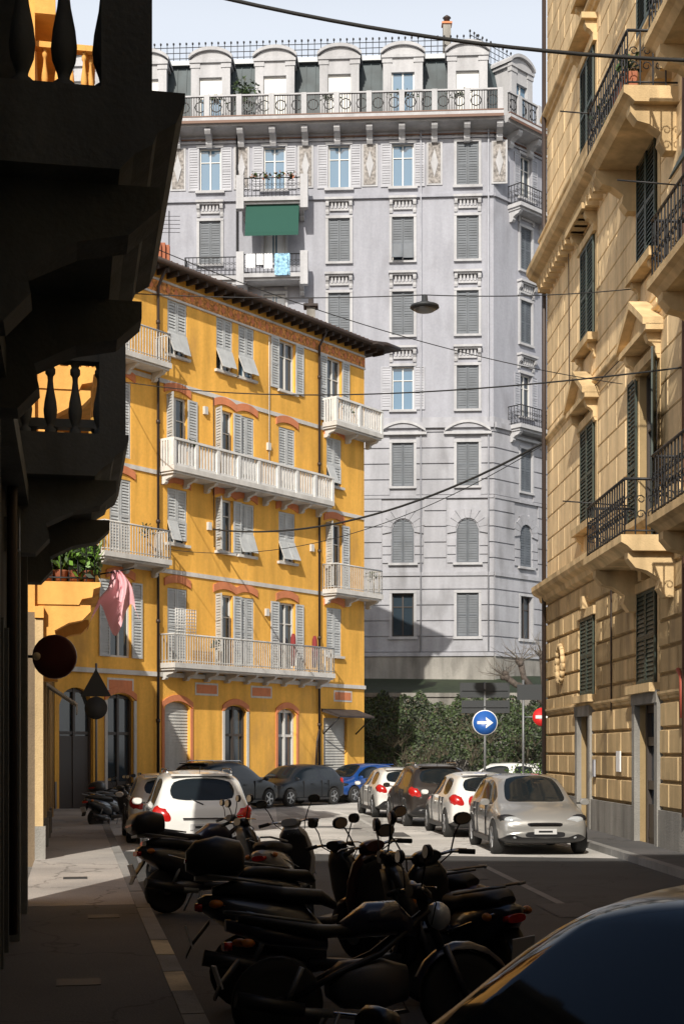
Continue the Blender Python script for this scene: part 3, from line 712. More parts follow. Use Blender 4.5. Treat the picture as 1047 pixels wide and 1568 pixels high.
for (u,z0,w_,h,ri,ci) in W:
    z1=z0+h
    for s_ in (-1,1): a.box(FR,u+s_*.86-.1,u+s_*.86+.1,0,.03,z0-.0,z1,'creamtrim')
    a.box(FR,u-.96,u+.96,0,.12,z1,z1+.2,'creamtrim')
    if h<3: a.box(FR,u-1.0,u+1.0,0,.26,z0-.18,z0-.003,'creamtrim')
    if h<3 and ri: 
        for s_ in (-1,1): bracket(a,FR,u+s_*.7,.16,.2,z0-.18,.35,'creamtrim')
    if ri==1:
        a.slab(FR,[(u-1.05,z1+.55),(u+1.05,z1+.55),(u,z1+1.15)],.0,.22,'creamtrim')
        for s_ in (-1,1): 
            q=[(u+s_*1.15,z1+.52),(u+s_*1.15,z1+.66),(u,z1+1.32),(u,z1+1.16)]; a.slab(FR,q,0,.42,'creamtrim'); bracket(a,FR,u+s_*.85,.2,.3,z1+.42,.5,'creamtrim')
        a.box(FR,u-1.15,u+1.15,0,.36,z1+.42,z1+.54,'creamtrim')
    if ri in (2,3):
        a.box(FR,u-1.0,u+1.0,0,.4,z1+.5,z1+.64,'creamtrim')
        for s_ in (-1,1): bracket(a,FR,u+s_*.8,.2,.3,z1+.498,.5,'creamtrim')
    if ri==0 : a.box(FR,u-.12,u+.12,0,.2,z1+.2,z1+.5,'creamtrim')
for d in doors:
    for s_,uu in ((-1,d[0]),(1,d[1])): a.box(FR,uu+s_*.11-.11,uu+s_*.11+.11,0,.12,0,d[3],'stone')
    a.box(FR,d[0]-.22,d[1]+.22,0,.14,d[3],d[3]+.25,'stone')
for k in range(16):
    t=k*math.pi/8; a.tube([FR.p(2.4+.4*math.cos(t),.12,4.3+.5*math.sin(t)),FR.p(2.4+.4*math.cos(t+.4),.12,4.3+.5*math.sin(t+.4))],.07,'creamtrim',5)
a.obj('trim',E)
a=Acc()
for (u,z0,w_,h,ri,ci) in W:
    window(a,FR,u,z0,w_,h,'none' if (ci,ri)==(1,1) else 'closed','shut_gr',fm='wood',pitch=.09,rec=.2,so=.045)
    if (ci,ri)==(1,1): louver(a,FR,u-1.5,u-.78,z0,z0+h,.05,'shut_gr'); louver(a,FR.sub(u+.76,.04,20),0,.74,z0,z0+h,0,'shut_gr')
for d in doors:
    a.poly([FR.p(d[0],-.22,0),FR.p(d[1],-.22,0),FR.p(d[1],-.22,d[3]),FR.p(d[0],-.22,d[3])],'glass')
    m=(d[0]+d[1])/2
    for q in (d[0]+.06,m,d[1]-.06): a.box(FR,q-.07,q+.07,-.218,-.12,0,d[3],'wood')
    for z in (.3,1.3,2.2,d[3]-.08): a.box(FR,d[0],d[1],-.216,-.14,z-.09,z+.09,'wood')
    a.box(FR,d[0],d[1],-.214,-.15,0,.9,'wood')
louver(a,FR,10.2,11.6,18.6,20.2,.1,'shut_gr',k=.7); louver(a,FR,16.2,17.6,11.6,13.2,.1,'shut_gr',k=.5)
a.obj('windows_and_doors',E)
a=Acc()
def rbal(u0,u1,z,dep=1.1):
    a.prof(FR,u0,u1,[(0,z-.3),(dep*.8,z-.3),(dep*.9,z-.2),(dep,z-.14),(dep,z),(0,z)],'creamtrim')
    for uu in (u0+.3,u1-.3): bracket(a,FR,uu,.3,dep*.85,z-.302,.85,'creamtrim')
    fancy_iron(a,FR,u0+.06,u1-.06,dep-.08,z,1.05)
rbal(10.1,13.5,6.05); rbal(9.9,13.5,14.45,1.05); rbal(15.2,19,10.2,1.05); rbal(15.4,18.6,6.05); rbal(15.2,19,14.45)
for u_,z_ in ((10.6,15.2),(11.4,15.0),(12.9,15.1)): 
    q=FR.p(u_,.8,z_); leaves(a,q,(.25,.25,.3),60,.07,['leaf2','leaf'],.1)
q=FR.p(12.5,.8,14.75); a.cbox(q,(.3,1.0,.4),'terra')
for uu in (.25,14.4): a.tube([FR.p(uu,.15,24),FR.p(uu,.15,.8)],.06,'pipe' if uu<1 else 'brown',8)
a.tube([FR.p(13.9,.14,3.5),FR.p(14.2,.16,3.35),FR.p(14.25,.16,2.6)],.045,'redpipe',8)
for zz,uu in ((15.6,9.6),(12.0,14.9),(7.2,9.9)): a.tube([FR.p(uu,.0,zz),FR.p(uu,1.5,zz+.1)],.015,'iron',5)
a.box(FR,8.9,9.25,.1,.13,1.55,2.0,'white'); a.box(FR,6.5,6.7,.1,.14,1.4,1.8,'shut_lg')
a.tube([FR.p(3.5,.1,14.8),FR.p(3.6,.1,10.7),FR.p(9.5,.1,10.5)],.012,'pipe',5); a.tube([FR.p(8.3,.1,6.0),FR.p(8.3,.1,2.9)],.02,'pipe',5)
a.obj('balconies',E)

# ------------------------------------------------------------ left dark building (unseen back cut to a wedge so sun reaches the pavement)
E=empty('dark_corner_building')
a=Acc()
c0=FL.p(-3,0,0); c1=FL.p(18,0,0); c2=Vector((-8.2,-3,0))
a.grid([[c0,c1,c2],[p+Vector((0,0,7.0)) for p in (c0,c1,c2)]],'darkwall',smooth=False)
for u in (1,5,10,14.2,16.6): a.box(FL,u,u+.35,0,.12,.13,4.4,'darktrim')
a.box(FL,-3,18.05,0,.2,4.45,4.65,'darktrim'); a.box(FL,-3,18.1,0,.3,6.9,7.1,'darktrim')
for u in (12,15): a.box(FL,u,u+.9,.003,.03,.2,3.0,'blackpl'); a.box(FL,u-.08,u,.0,.07,.2,3.1,'darktrim'); a.box(FL,u+.9,u+.98,.0,.07,.2,3.1,'darktrim')
a.tube([FL.p(13.4,.08,6.8),FL.p(13.4,.08,.3)],.05,'pipe',8); a.box(FL,13.6,13.8,0,.14,3.9,4.2,'steel')
a.obj('walls',E)
a=Acc()
def dbal(u0,u1,z,dep,inset):
    a.prof(FL,u0,u1,[(0,z-.42),(dep*.72,z-.42),(dep*.78,z-.34),(dep*.86,z-.28),(dep*.88,z-.22),(dep*.96,z-.16),(dep,z-.05),(dep,z),(0,z)],'darktrim')
    for uu in (u0+.35,u1-.35): 
        bracket(a,FL,uu,.3,dep*.9,z-.422,.75,'darktrim')
    o=dep-inset
    bal_stone(a,FL,u0+.12,u1-.12,o,z,.72,'darktrim',.21,.06)
    for uu in (u0+.14,u1-.14): a.box(FL,uu-.13,uu+.13,o-.13,o+.13,z,z+.95,'darktrim')
dbal(7.3,9.95,5.42,1.2,.3); dbal(14.2,17.4,5.15,1.18,.16)
a.box(FL,7.31,7.53,.78,1.01,6.372,7.3,'darktrim'); a.box(FL,7.3,7.6,0,.77,6.27,6.4,'darktrim')
a.obj('balconies',E)
# ------------------------------------------------------------ orange building
E=empty('orange_building')
a=Acc(); 
HO=[(26.2,27.2,1.0,3.1),(29,30.4,.13,3.2),(26.6,27.6,5.2,7.6),(30,31,5.2,7.6),(26.6,27.6,9,11.4),(30,31,9,11.4)]
HP=[(35,36.2,.13,3.2),(38,39.4,.13,3.4),(43,44.2,.13,3.3),(35,36,5,7.2),(39,40,5,7.2),(43,44,5,7.2)]
wall(a,FL,25.0,33.5,0,4.4,HO,'shopwall_dk'); wall(a,FL,25.0,33.5,4.4,15,HO,'orange')
for z0,z1,m_ in ((0,4.4,'shopwall_dk'),(4.4,15,'orange')): a.poly([FL.p(25,0,z0),FL.p(25,-10,z0),FL.p(25,-10,z1),FL.p(25,0,z1)],m_)
a.box(FL,25.02,33.48,-10,-.3,0,14.95,'orange'); 
a.obj('walls',E)
a=Acc()
a.box(FL,24.95,33.5,0,.15,4.3,4.5,'orange'); a.box(FL,24.9,33.5,0,.35,14.7,15,'orange')
for u in (25.0,28.2,31.2,33.0): a.box(FL,u,u+.35,0,.14,.13,4.28,'creamlo'); a.box(FL,u-.05,u+.4,0,.18,.13,.7,'stone')
for h in HO: window(a,FL,(h[0]+h[1])/2,h[2],h[1]-h[0],h[3]-h[2],'closed','shut_gr',fm='wood')
a.obj('windows',E)
a=Acc()
for z in (4.95,8.7,13.5):
    a.prof(FL,25.1,28.4,[(0,z-.4),(.75,z-.4),(.8,z-.3),(.98,z-.26),(1.0,z-.12),(1.12,z-.08),(1.12,z),(0,z)],'orange')
    for uu in (25.3,28.1): bracket(a,FL,uu,.34,.95,z-.402,.75,'orange'); a.box(FL,uu-.2,uu+.2,0,.5,z-1.28,z-1.15,'orange'); a.box(FL,uu-.14,uu+.14,0,.36,z-1.6,z-1.282,'orange')
    if z<6: railing(a,FL,25.2,28.3,1.02,z,.95,'iron',.14,.01)
    else: bal_stone(a,FL,25.25,28.3,.95,z,.75,'orange',.2,.05)
a.obj('balconies',E)
E=empty('shaded_corner_house')
a=Acc()
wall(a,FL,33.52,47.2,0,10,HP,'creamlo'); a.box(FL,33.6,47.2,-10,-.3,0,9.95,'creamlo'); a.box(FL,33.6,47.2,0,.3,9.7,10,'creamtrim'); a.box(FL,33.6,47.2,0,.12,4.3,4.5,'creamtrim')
for u in (34.3,36.7,41): a.box(FL,u,u+.4,0,.12,.13,4.28,'creamlo')
a.obj('walls',E)
a=Acc()
for h in HP: window(a,FL,(h[0]+h[1])/2,h[2],h[1]-h[0],h[3]-h[2],'none','shut_gr',fm='wood')
a.obj('windows',E)
for k,(uu,zz) in enumerate(((25.35,5.3),(25.8,5.45),(26.4,5.4),(27.3,5.4))):
    a=Acc()
    for j in range(4):
        b=FL.p(uu,.2+j*.24,4.952); a.lathe(b,[(.09,0),(.12,.2),(.13,.22),(.10,.22)],'terra',8)
        q=FL.p(uu-.05,.2+j*.24,zz+U(-.1,.3))
        leaves(a,q,(.22,.24,.36),170,.085,['leaf','leaf3','leaf3','leaf2'],.1)
        for _ in range(9):
            d=Vector((U(-.35,.35),U(-.3,.3),U(.35,.75))); B=Vector(b)+Vector((0,0,.2)); a.poly([B,B+d*.5+Vector((.02,0,0)),B+d,B+d*.5-Vector((.02,0,0))],'leaf3')
    a.obj('potted_plant')
a=Acc()
p0=FL.p(26.2,1.0,5.2); p1=FL.p(26.2,1.75,5.35); a.tube([p0,p1],.015,'iron',6)
n=26; rings=[]
for j in range(15):
    t=j/14; ring=[]
    for i in range(n+1):
        s=i/n; wdt=.16+.80*t**.9; x=(s-.5)*wdt
        fold=.07*math.sin(s*13+t*3)*(.3+t)+.03*math.sin(s*29+t*5); 
        drop=(1.2-.6*abs(math.sin(s*5.2+.3))**2)*t
        ring.append(FL.p(26.2+fold*1.3,1.42+x+.06*math.sin(t*5),5.3-drop))
    rings.append(ring)
a.grid(rings,'pink',closed=False,caps=False); a.obj('hanging_pink_cloth')
a=Acc()
q=FL.p(17.6,.42,3.15)
a.lathe(q,[(.0,-.05),(.24,-.05),(.27,-.03),(.27,.03),(.24,.05),(.0,.05)],'maroon',24,axis='Y'); a.tube([FL.p(17.6,0,3.15),q],.02,'iron'); a.ell((q.x-.2,q.y-.1,q.z),(.05,.05,.05),'kerby')
a.obj('round_shop_sign')
a=Acc()
aw=[(0,3.45),(.02,3.5),(.75,3.0),(.75,2.8),(.72,2.8),(.72,2.98)]
a.prof(FL,30.2,32,aw,'railw'); a.obj('shop_awning')
E=empty('unseen_shade_block')  # unseen block added behind the camera, stepped in height to shade the foreground
a=Acc(); HB=[(u,u+1.2,z,z+2.0) for u in range(7,27,3) for z in range(2,21,4)]; HB2=[(u,u+1.2,z,z+2.0) for u in range(1,5,3) for z in range(2,11,4)]
FB=Frame((-15,-3.4),(1,0)); FB.n=Vector((0,1,0))
wall(a,FB,6.4,27,0,21.8,HB,'darkwall'); a.box(FB,6.4,27,-12,-.3,0,21.7,'darkwall'); wall(a,FB,0,6.4,0,13.4,HB2,'darkwall'); a.box(FB,0,6.39,-12,-.3,0,13.3,'darkwall'); a.obj('walls',E)
a=Acc()
for h in HB+HB2: a.poly([FB.p(h[0],-.2,h[2]),FB.p(h[1],-.2,h[2]),FB.p(h[1],-.2,h[3]),FB.p(h[0],-.2,h[3])],'glass'); a.box(FB,(h[0]+h[1])/2-.04,(h[0]+h[1])/2+.04,-.19,-.1,h[2],h[3],'frame_w')
a.obj('windows',E)

# ------------------------------------------------------------ bank, retaining wall
a=Acc(); a.box(Frame((-8,68.5),(1,0)),0,34,-.6,0,0,4.6,'stone'); a.box(Frame((-8,68.5),(1,0)),0,34,-.7,.08,4.602,4.8,'stone')
a.obj('retaining_wall')
a=Acc(); a.hexa([(-14,69.25,0),(26,69.25,0),(26,90,0),(-14,90,0),(-14,69.25,4.5),(26,69.25,4.5),(26,76,6.0),(-14,76,6.0)],'leaf2'); a.obj('terrace_ground')
a=Acc()
def hump(x): return .5+.5*math.sin(x*.9+.6)*math.sin(x*2.3)
for _ in range(34000):
    x=U(-2,16); zt=4.9-.7*hump(x)+.15*math.sin(x*7); z=zt*R()**.8
    dep=1.4*(1-z/5.2)+.2*R()+.45*max(0,math.sin(x*2.1+z*1.7))*max(0,math.sin(z*2.2+x))
    if z<1.6 and math.sin(x*1.1+2)>.75: continue
    p=Vector((x,68.4-dep,z))
    v=Vector((U(-1,1),U(-.5,.5),U(-1,1))).normalized(); y=v.cross(Vector((U(-.6,.6),1,U(-.6,.6)))).normalized(); s=U(.04,.10)
    g=.5+.5*math.sin(x*1.6+z*2.1)*math.sin(x*.7-z)
    a.poly([p-v*s,p-y*s*.6,p+v*s,p+y*s*.6],'dry' if R()<.07 else ('ivy2' if R()<.25+.5*g else 'ivy1'))
a.obj('ivy_bank')
a=Acc()
for _ in range(60):
    x=U(1.5,12); q=Vector((x,66.5,U(.3,3)))
    for k in range(7):
        d=Vector((random.gauss(0,.5),random.gauss(0,.3),U(.4,1))).normalized()*U(.4,1.1); a.tube([q,q+d*.5,q+d+Vector((U(-.1,.1),0,0))],[.018,.012,.004],'dry',4,False)
a.obj('bare_shrubs')
a=Acc()
for i in range(14): leaves(a,(6.2+i*.28,52.5+.1*i,.85+U(-.1,.15)),(.4,.5,.75),260,.06,['leaf','leaf2','leaf2','leaf3'],.5)
a.obj('hedge')
# pollarded tree: leaning trunk, short forked limbs ending in knuckles with thin shoots
a=Acc(); a.tube([(10.6,62,0),(10.3,62,1.8),(9.6,62,3.4),(8.9,62,4.1),(8.3,62,4.7)],[.32,.29,.26,.24,.22],'bark',10)
limbs=[[(8.3,62,4.7),(7.9,61.9,5.2),(7.75,61.9,5.9)],[(8.3,62,4.7),(7.6,62.2,4.9),(7.1,62.3,5.3)],[(8.9,62,4.1),(8.8,62.1,5.0),(8.75,62.2,6.2)],[(9.6,62,3.4),(9.8,62.1,4.8),(9.7,62.1,6.3)],[(9.6,62,3.4),(10.4,61.9,4.4),(10.8,61.9,5.6)]]
for L_ in limbs:
    a.tube(L_,[.17,.13,.15],'bark',8)
    c=L_[-1]
    for j in range(4): a.ell((c[0]+U(-.1,.1),c[1]+U(-.1,.1),c[2]+U(-.12,.12)),(.14,.14,.14),'bark',8)
    for _ in range(26):
        d=Vector((random.gauss(0,.75),random.gauss(0,.5),U(.1,1.1))).normalized()*U(.4,1.5)
        q=Vector(c); w1=Vector((U(-.15,.15),0,U(-.08,.12))); m=q+d*.45+w1
        a.tube([q,m,q+d*.75+w1*.5,q+d+Vector((U(-.1,.1),0,U(.05,.3)))],[.018,.014,.009,.004],'twig' if R()<.6 else 'bark',4,False)
        if R()<.5: a.tube([m,m+Vector((U(-.35,.35),0,U(.1,.5)))],[.009,.003],'twig',4,False)
a.obj('pollarded_tree')

# ------------------------------------------------------------ street furniture
a=Acc(); P=(4.03,40.2)
a.tube([(P[0],P[1],0),(P[0],P[1],3.95)],.035,'steel',8)
a.lathe((P[0],P[1]-.06,2.8),[(0,0),(.34,0),(.36,.01),(.36,.03),(0,.03)],'white',28,axis='Y'); a.lathe((P[0],P[1]-.068,2.8),[(0,0),(.335,0),(.335,.006),(0,.006)],'bluesign',28,axis='Y')
y=P[1]-.074
a.poly([(P[0]-.22,y,2.76),(P[0]+.02,y,2.76),(P[0]+.02,y,2.84),(P[0]-.22,y,2.84)],'white'); a.poly([(P[0]+.02,y-.002,2.64),(P[0]+.23,y-.002,2.8),(P[0]+.02,y-.002,2.96),(P[0]+.02,y-.002,2.88),(P[0]+.10,y-.002,2.8),(P[0]+.02,y-.002,2.72)],'white')
a.poly([(P[0]+.02,y-.001,2.76),(P[0]+.12,y-.001,2.76),(P[0]+.12,y-.001,2.84),(P[0]+.02,y-.001,2.84)],'white')
a.cbox((P[0],P[1],3.72),(1.4,.03,.42),'signback'); a.cbox((P[0]+.02,P[1],3.25),(1.36,.03,.36),'signback')
for z in (3.72,3.25): a.cbox((P[0],P[1]-.03,z),(1.3,.03,.04),'signback')
a.obj('one_way_sign')
a=Acc(); P=(5.95,46.0)
a.tube([(P[0]-.1,P[1],0),(P[0]-.1,P[1],4.3)],.035,'steel',8); a.lathe((P[0]+.5,P[1]-.06,3.1),[(0,0),(.3,0),(.3,.03),(0,.03)],'redpaint',24,axis='Y'); a.cbox((P[0]+.5,P[1]-.075,3.1),(.42,.01,.1),'white'); a.tube([(P[0]-.1,P[1],3.1),(P[0]+.5,P[1],3.1)],.02,'steel'); a.cbox((P[0]+.2,P[1]-.02,3.9),(1.0,.03,.5),'signback'); a.obj('no_entry_sign')
a=Acc(); P=(-6.85,39.7)
a.tube([(P[0],P[1],.1),(P[0],P[1],4.45)],.032,'steel',8)
a.grid([[(P[0]-.43,P[1]-.05,3.52),(P[0]+.43,P[1]-.05,3.52),(P[0],P[1]-.05,4.3)],[(P[0]-.43,P[1]-.03,3.52),(P[0]+.43,P[1]-.03,3.52),(P[0],P[1]-.03,4.3)]],'signback',smooth=False)
a.lathe((P[0],P[1]-.05,3.2),[(0,0),(.32,0),(.32,.02),(0,.02)],'signback',24,axis='Y'); a.obj('warning_sign')
def sag(p,q,s,n=24):
    p,q=Vector(p),Vector(q); return [p.lerp(q,t/n)-Vector((0,0,4*s*(t/n)*(1-t/n))) for t in range(n+1)]
a=Acc(); a.tube(sag((-5.9,30,11.75),(1.74,30,11.62),.12),.012,'iron',5); a.tube(sag((1.74,30,11.62),(6.18,30,11.75),.08),.012,'iron',5)
a.lathe((1.74,30,11.35),[(.06,.25),(.07,.14),(.14,.10),(.30,.04),(.31,0),(.26,-.03),(.24,-.03)],'signback',20); a.lathe((1.74,30,11.35),[(.24,-.03),(.2,-.07),(.08,-.09),(.01,-.095)],'steel',16); a.obj('hanging_street_lamp')
for p,q,s,r in (((-5.2,20,13.6),(6.9,20,11.7),.55,.026),((FY.p(-2,.1,0).x,48.4,14.6),(6.35,26.3,9.1),.5,.017),((FY.p(2.9,.1,10.2).x,52,10.1),(5.8,40,10.75),.9,.034),((-6.4,50.5,9.2),(5.8,40.0,10.7),1.2,.012),((-4.6,27,12.0),(6.1,31,10.0),.4,.009)):
    a=Acc(); a.tube(sag(p,q,s),r,'rubber',6); a.obj('overhead_cable')

# ------------------------------------------------------------ cars
PA={}
def paint(name,c,metal=.3,coat=1,rough=.3):
    PA[name]=simple(name+'_car_paint',c,rough,metal,coat)
paint('white',(.70,.70,.68),0); paint('silver',(.40,.395,.38),.5); paint('dark',(.010,.013,.018),0,.1,.4); paint('blue',(.010,.07,.30),.3,.7); paint('brown',(.030,.024,.021),.1,.4); paint('black',(.006,.006,.008),0,.25,.3)
def car_mesh(name,sx,sz,clear,kind):
    st=[(-2.10,.46,.64,.70,.74,.50),(-2.05,.30,.79,.90,.96,.64),(-1.97,.25,.85,.95,1.04,.67),(-1.66,.22,.875,.95,1.38,.615),(-1.48,.21,.88,.95,1.44,.60),
        (-.60,.20,.885,.945,1.495,.61),(-.50,.20,.885,.945,1.495,.61),(.36,.20,.885,.93,1.46,.60),(.98,.20,.88,.92,1.10,.66),(1.18,.20,.875,.90,.965,.69),(1.72,.20,.86,.80,.87,.66),(2.0,.24,.80,.66,.74,.58),(2.10,.34,.64,.56,.60,.46)]
    if kind=='suv': st=[(x-(.05 if i in (3,4) else 0),zb,w_,zt+.03,zr+(.05 if 2<i<8 else .02),wr+.02) for i,(x,zb,w_,zt,zr,wr) in enumerate(st)]
    verts=[];faces=[];mi=[];N=16
    for (x,zb,w_,zt,zr,wr) in st:
        g=zr-zt
        half=[(0,zb),(w_-.14,zb),(w_-.02,zb+.10),(w_,zb+(zt-zb)*.5),(w_-.015,zt-.1*(zt-zb)/.7),(w_-.055,zt),(wr+.03,zr-min(.07,g*.4)),(wr-.08,zr),(0,zr+.025)]
        ring=[(x,y,z) for y,z in half]+[(x,-y,z) for y,z in half[-2:0:-1]]
        verts+=ring
    for i in range(len(st)-1):
        for k in range(N):
            j=(k+1)%N; faces.append((i*N+k,i*N+j,(i+1)*N+j,(i+1)*N+k))
            b=k if k<8 else 15-k
            m=0
            if b==5 and i in (4,6,7): m=1
            if b==7 and i in (2,7,8): m=1
            if b==5 and i==3 and kind=='suv': m=1
            if b in (0,1) : m=2
            mi.append(m)
    faces.append(tuple(range(N-1,-1,-1))); mi.append(0); j=(len(st)-1)*N; faces.append(tuple(range(j,j+N))); mi.append(0)
    mats=[PA['white'],M['carglass'],M['blackpl']]
    me=bpy.data.meshes.new('tmp'); me.from_pydata(verts,[],faces)
    for m in mats: me.materials.append(m)
    me.polygons.foreach_set('material_index',mi)
    bm=bmesh.new(); bm.from_mesh(me); bmesh.ops.recalc_face_normals(bm,faces=bm.faces)
    cr=bm.edges.layers.float.new('crease_edge')
    for e in bm.edges:
        fm={f.material_index for f in e.link_faces}
        if len(fm)>1: e[cr]=.75
    bm.to_mesh(me); bm.free()
    ob=bpy.data.objects.new('tmp',me); scene.collection.objects.link(ob)
    md=ob.modifiers.new('s','SUBSURF'); md.levels=2; md.render_levels=2
    c=Acc(); c.ml=list(mats)
    for x in (-1.32,1.34):
        for s_ in (-1,1):
            c.lathe((x,s_*.80,.32),[(.37,-.16),(.37,.16)],M['blackpl'],28,axis='Y')
    cut=c.obj('cut')
    bo=ob.modifiers.new('b','BOOLEAN'); bo.operation='DIFFERENCE'; bo.object=cut; bo.solver='EXACT'
    dg=bpy.context.evaluated_depsgraph_get(); ev=ob.evaluated_get(dg); em=ev.to_mesh()
    a=Acc(); a.ml=list(mats)
    a.v=[tuple(v.co) for v in em.vertices]; 
    a.f=[tuple(p.vertices) for p in em.polygons]; a.m=[min(p.material_index,2) for p in em.polygons]; a.sm=[True]*len(a.f)
    ev.to_mesh_clear()
    bpy.data.objects.remove(ob); bpy.data.objects.remove(cut)
    for x in (-1.32,1.34):
        for s_ in (-1,1):
            y=s_*.79
            a.lathe((x,y,.32),[(.20,-.09),(.29,-.105),(.318,-.08),(.32,0),(.318,.08),(.29,.105),(.20,.09)],'rubber',28,axis='Y')
            a.lathe((x,y+s_*.06,.32),[(.205,.03*s_),(.20,-.03*s_),(.02,-.02*s_)],'blackpl',24,axis='Y',caps=False)
            for k in range(5):
                t=k*2*math.pi/5; rm=Matrix.Rotation(t,3,'Y'); cc=Vector((x,y+s_*.085,.32))+rm@Vector((.11,0,0)); a.cbox(cc,(.19,.03,.05),'alu',rm)
            a.lathe((x,y+s_*.085,.32),[(.19,0),(.205,.012*s_),(.212,0)],'alu',24,axis='Y',caps=False); a.lathe((x,y+s_*.09,.32),[(.04,-.02),(.04,.02)],'alu',10,axis='Y')
    for s_ in (-1,1):
        a.loft([(1.72,s_*.76,.71,.06,.035),(1.86,s_*.68,.69,.13,.075),(1.985,s_*.57,.66,.15,.065),(2.035,s_*.51,.65,.12,.035)],'headl','X',14,2.5)
        a.loft([(1.70,s_*.77,.71,.068,.045),(1.86,s_*.685,.69,.135,.085),(1.95,s_*.60,.67,.150,.078)],'blackpl','X',14,2.5)
        a.loft([(-2.085,s_*.60,.80,.05,.05),(-2.04,s_*.68,.84,.115,.12),(-1.93,s_*.74,.88,.112,.13),(-1.80,s_*.80,.90,.06,.05)],'redl','X',14,2.5)
        a.loft([(1.0,s_*.96,.98,.07,.045),(1.06,s_*.97,.98,.10,.065),(1.10,s_*.97,.97,.08,.05)],PA['white'],'X',12); a.cbox((1.04,s_*.87,.95),(.05,.1,.03),'blackpl')
        for x0 in (-.98,-.55,.55): a.cbox((x0+.0,s_*.865,.62),(.010,.055,.60),'blackpl')
        for x0 in (-.83,.02): a.cbox((x0,s_*.89,.80),(.17,.03,.028),PA['white'])
        a.cbox((0,s_*.872,.26),(1.9,.03,.09),'blackpl')
        a.loft([(2.0,s_*.58,.36,.09,.06),(2.06,s_*.56,.36,.07,.045)],'blackpl','X',10); a.ell((2.06,s_*.56,.36),(.02,.04,.035),'headl',8)
    a.loft([(1.98,0,.40,.42,.07),(2.085,0,.40,.40,.065),(2.105,0,.40,.36,.05)],'blackpl','X',20,4); a.loft([(2.0,0,.60,.36,.035),(2.105,0,.59,.32,.03)],'blackpl','X',20,4)
    a.cbox((2.11,0,.605),(.03,.60,.012),'chrome'); a.cbox((2.11,0,.58),(.03,.56,.010),'chrome'); a.cbox((2.125,0,.46),(.02,.42,.10),'plate'); a.cbox((2.137,0,.46),(.003,.26,.035),'blackpl')
    zp=.66 if kind=='suv' else .72
    a.cbox((-2.10,0,zp),(.03,.46,.10),'plate'); a.cbox((-2.117,0,zp),(.003,.28,.04),'blackpl')
    a.loft([(-2.11,0,.40,.55,.05),(-2.02,0,.40,.72,.11),(-1.9,0,.38,.8,.1)],'blackpl','X',20,4); a.cbox((-2.115,0,.80),(.02,.7,.02),'chrome')
    a.tube([(-2.03,.0,1.02),(-1.86,.38,1.17)],.012,'blackpl',5); a.cbox((-1.62,0,1.455 if kind!='suv' else 1.49),(.22,1.05,.03),PA['white'])
    for yy in (-.35,.15): a.tube([(1.16,yy,.965),(.98,yy+.4,1.09)],.006,'blackpl',4)
    a.tube([(-1.3,0,1.47),(-1.5,0,1.62)],.006,'blackpl',4)
    if kind=='suv':
        for s_ in (-1,1): a.tube([(-1.3,s_*.56,1.53),(-1.2,s_*.56,1.575),(.1,s_*.56,1.57),(.2,s_*.56,1.52)],.018,'chrome',6)
    a.v=[(x*sx,y,z*sz+(clear if z>.0 else 0)) for x,y,z in a.v]
    return a.mesh(name)
hatch=car_mesh('hatch',.97,1.0,0,'hatch'); suv=car_mesh('suv',1.02,1.06,.0,'suv')
def car(me,color,loc,head,nm='parked_car',s=1):
    me=me.copy(); M_=list(me.materials)
    for i,m in enumerate(M_):
        if m==PA['white']: me.materials[i]=PA[color]
    o=bpy.data.objects.new(nm,me); scene.collection.objects.link(o)
    o.location=(loc[0],loc[1],.006); o.rotation_euler=(0,0,math.atan2(head[1],head[0])); o.scale=(s,s,s); return o
S=(-.19,1)
car(suv,'white',(-2.75,26.3),S); car(hatch,'white',(-4.05,32.4),S)
car(suv,'dark',(-4.0,48.6),(.55,.83)); car(hatch,'dark',(-1.75,52.4),(-.6,-.8)); car(hatch,'blue',(.62,56.4),(-.62,-.78))
car(hatch,'silver',(3.72,29.0),(.06,-1),s=1.02); car(hatch,'white',(3.12,34.4),(-.10,1)); car(suv,'brown',(2.35,39.2),(-.12,1)); car(hatch,'white',(1.6,44.2),(-.14,1))
car(hatch,'white',(6.6,60),(-1,.1)); car(hatch,'silver',(9.3,57),(-1,.2))
car(hatch,'black',(1.53,5.15),(-.80,-.60))

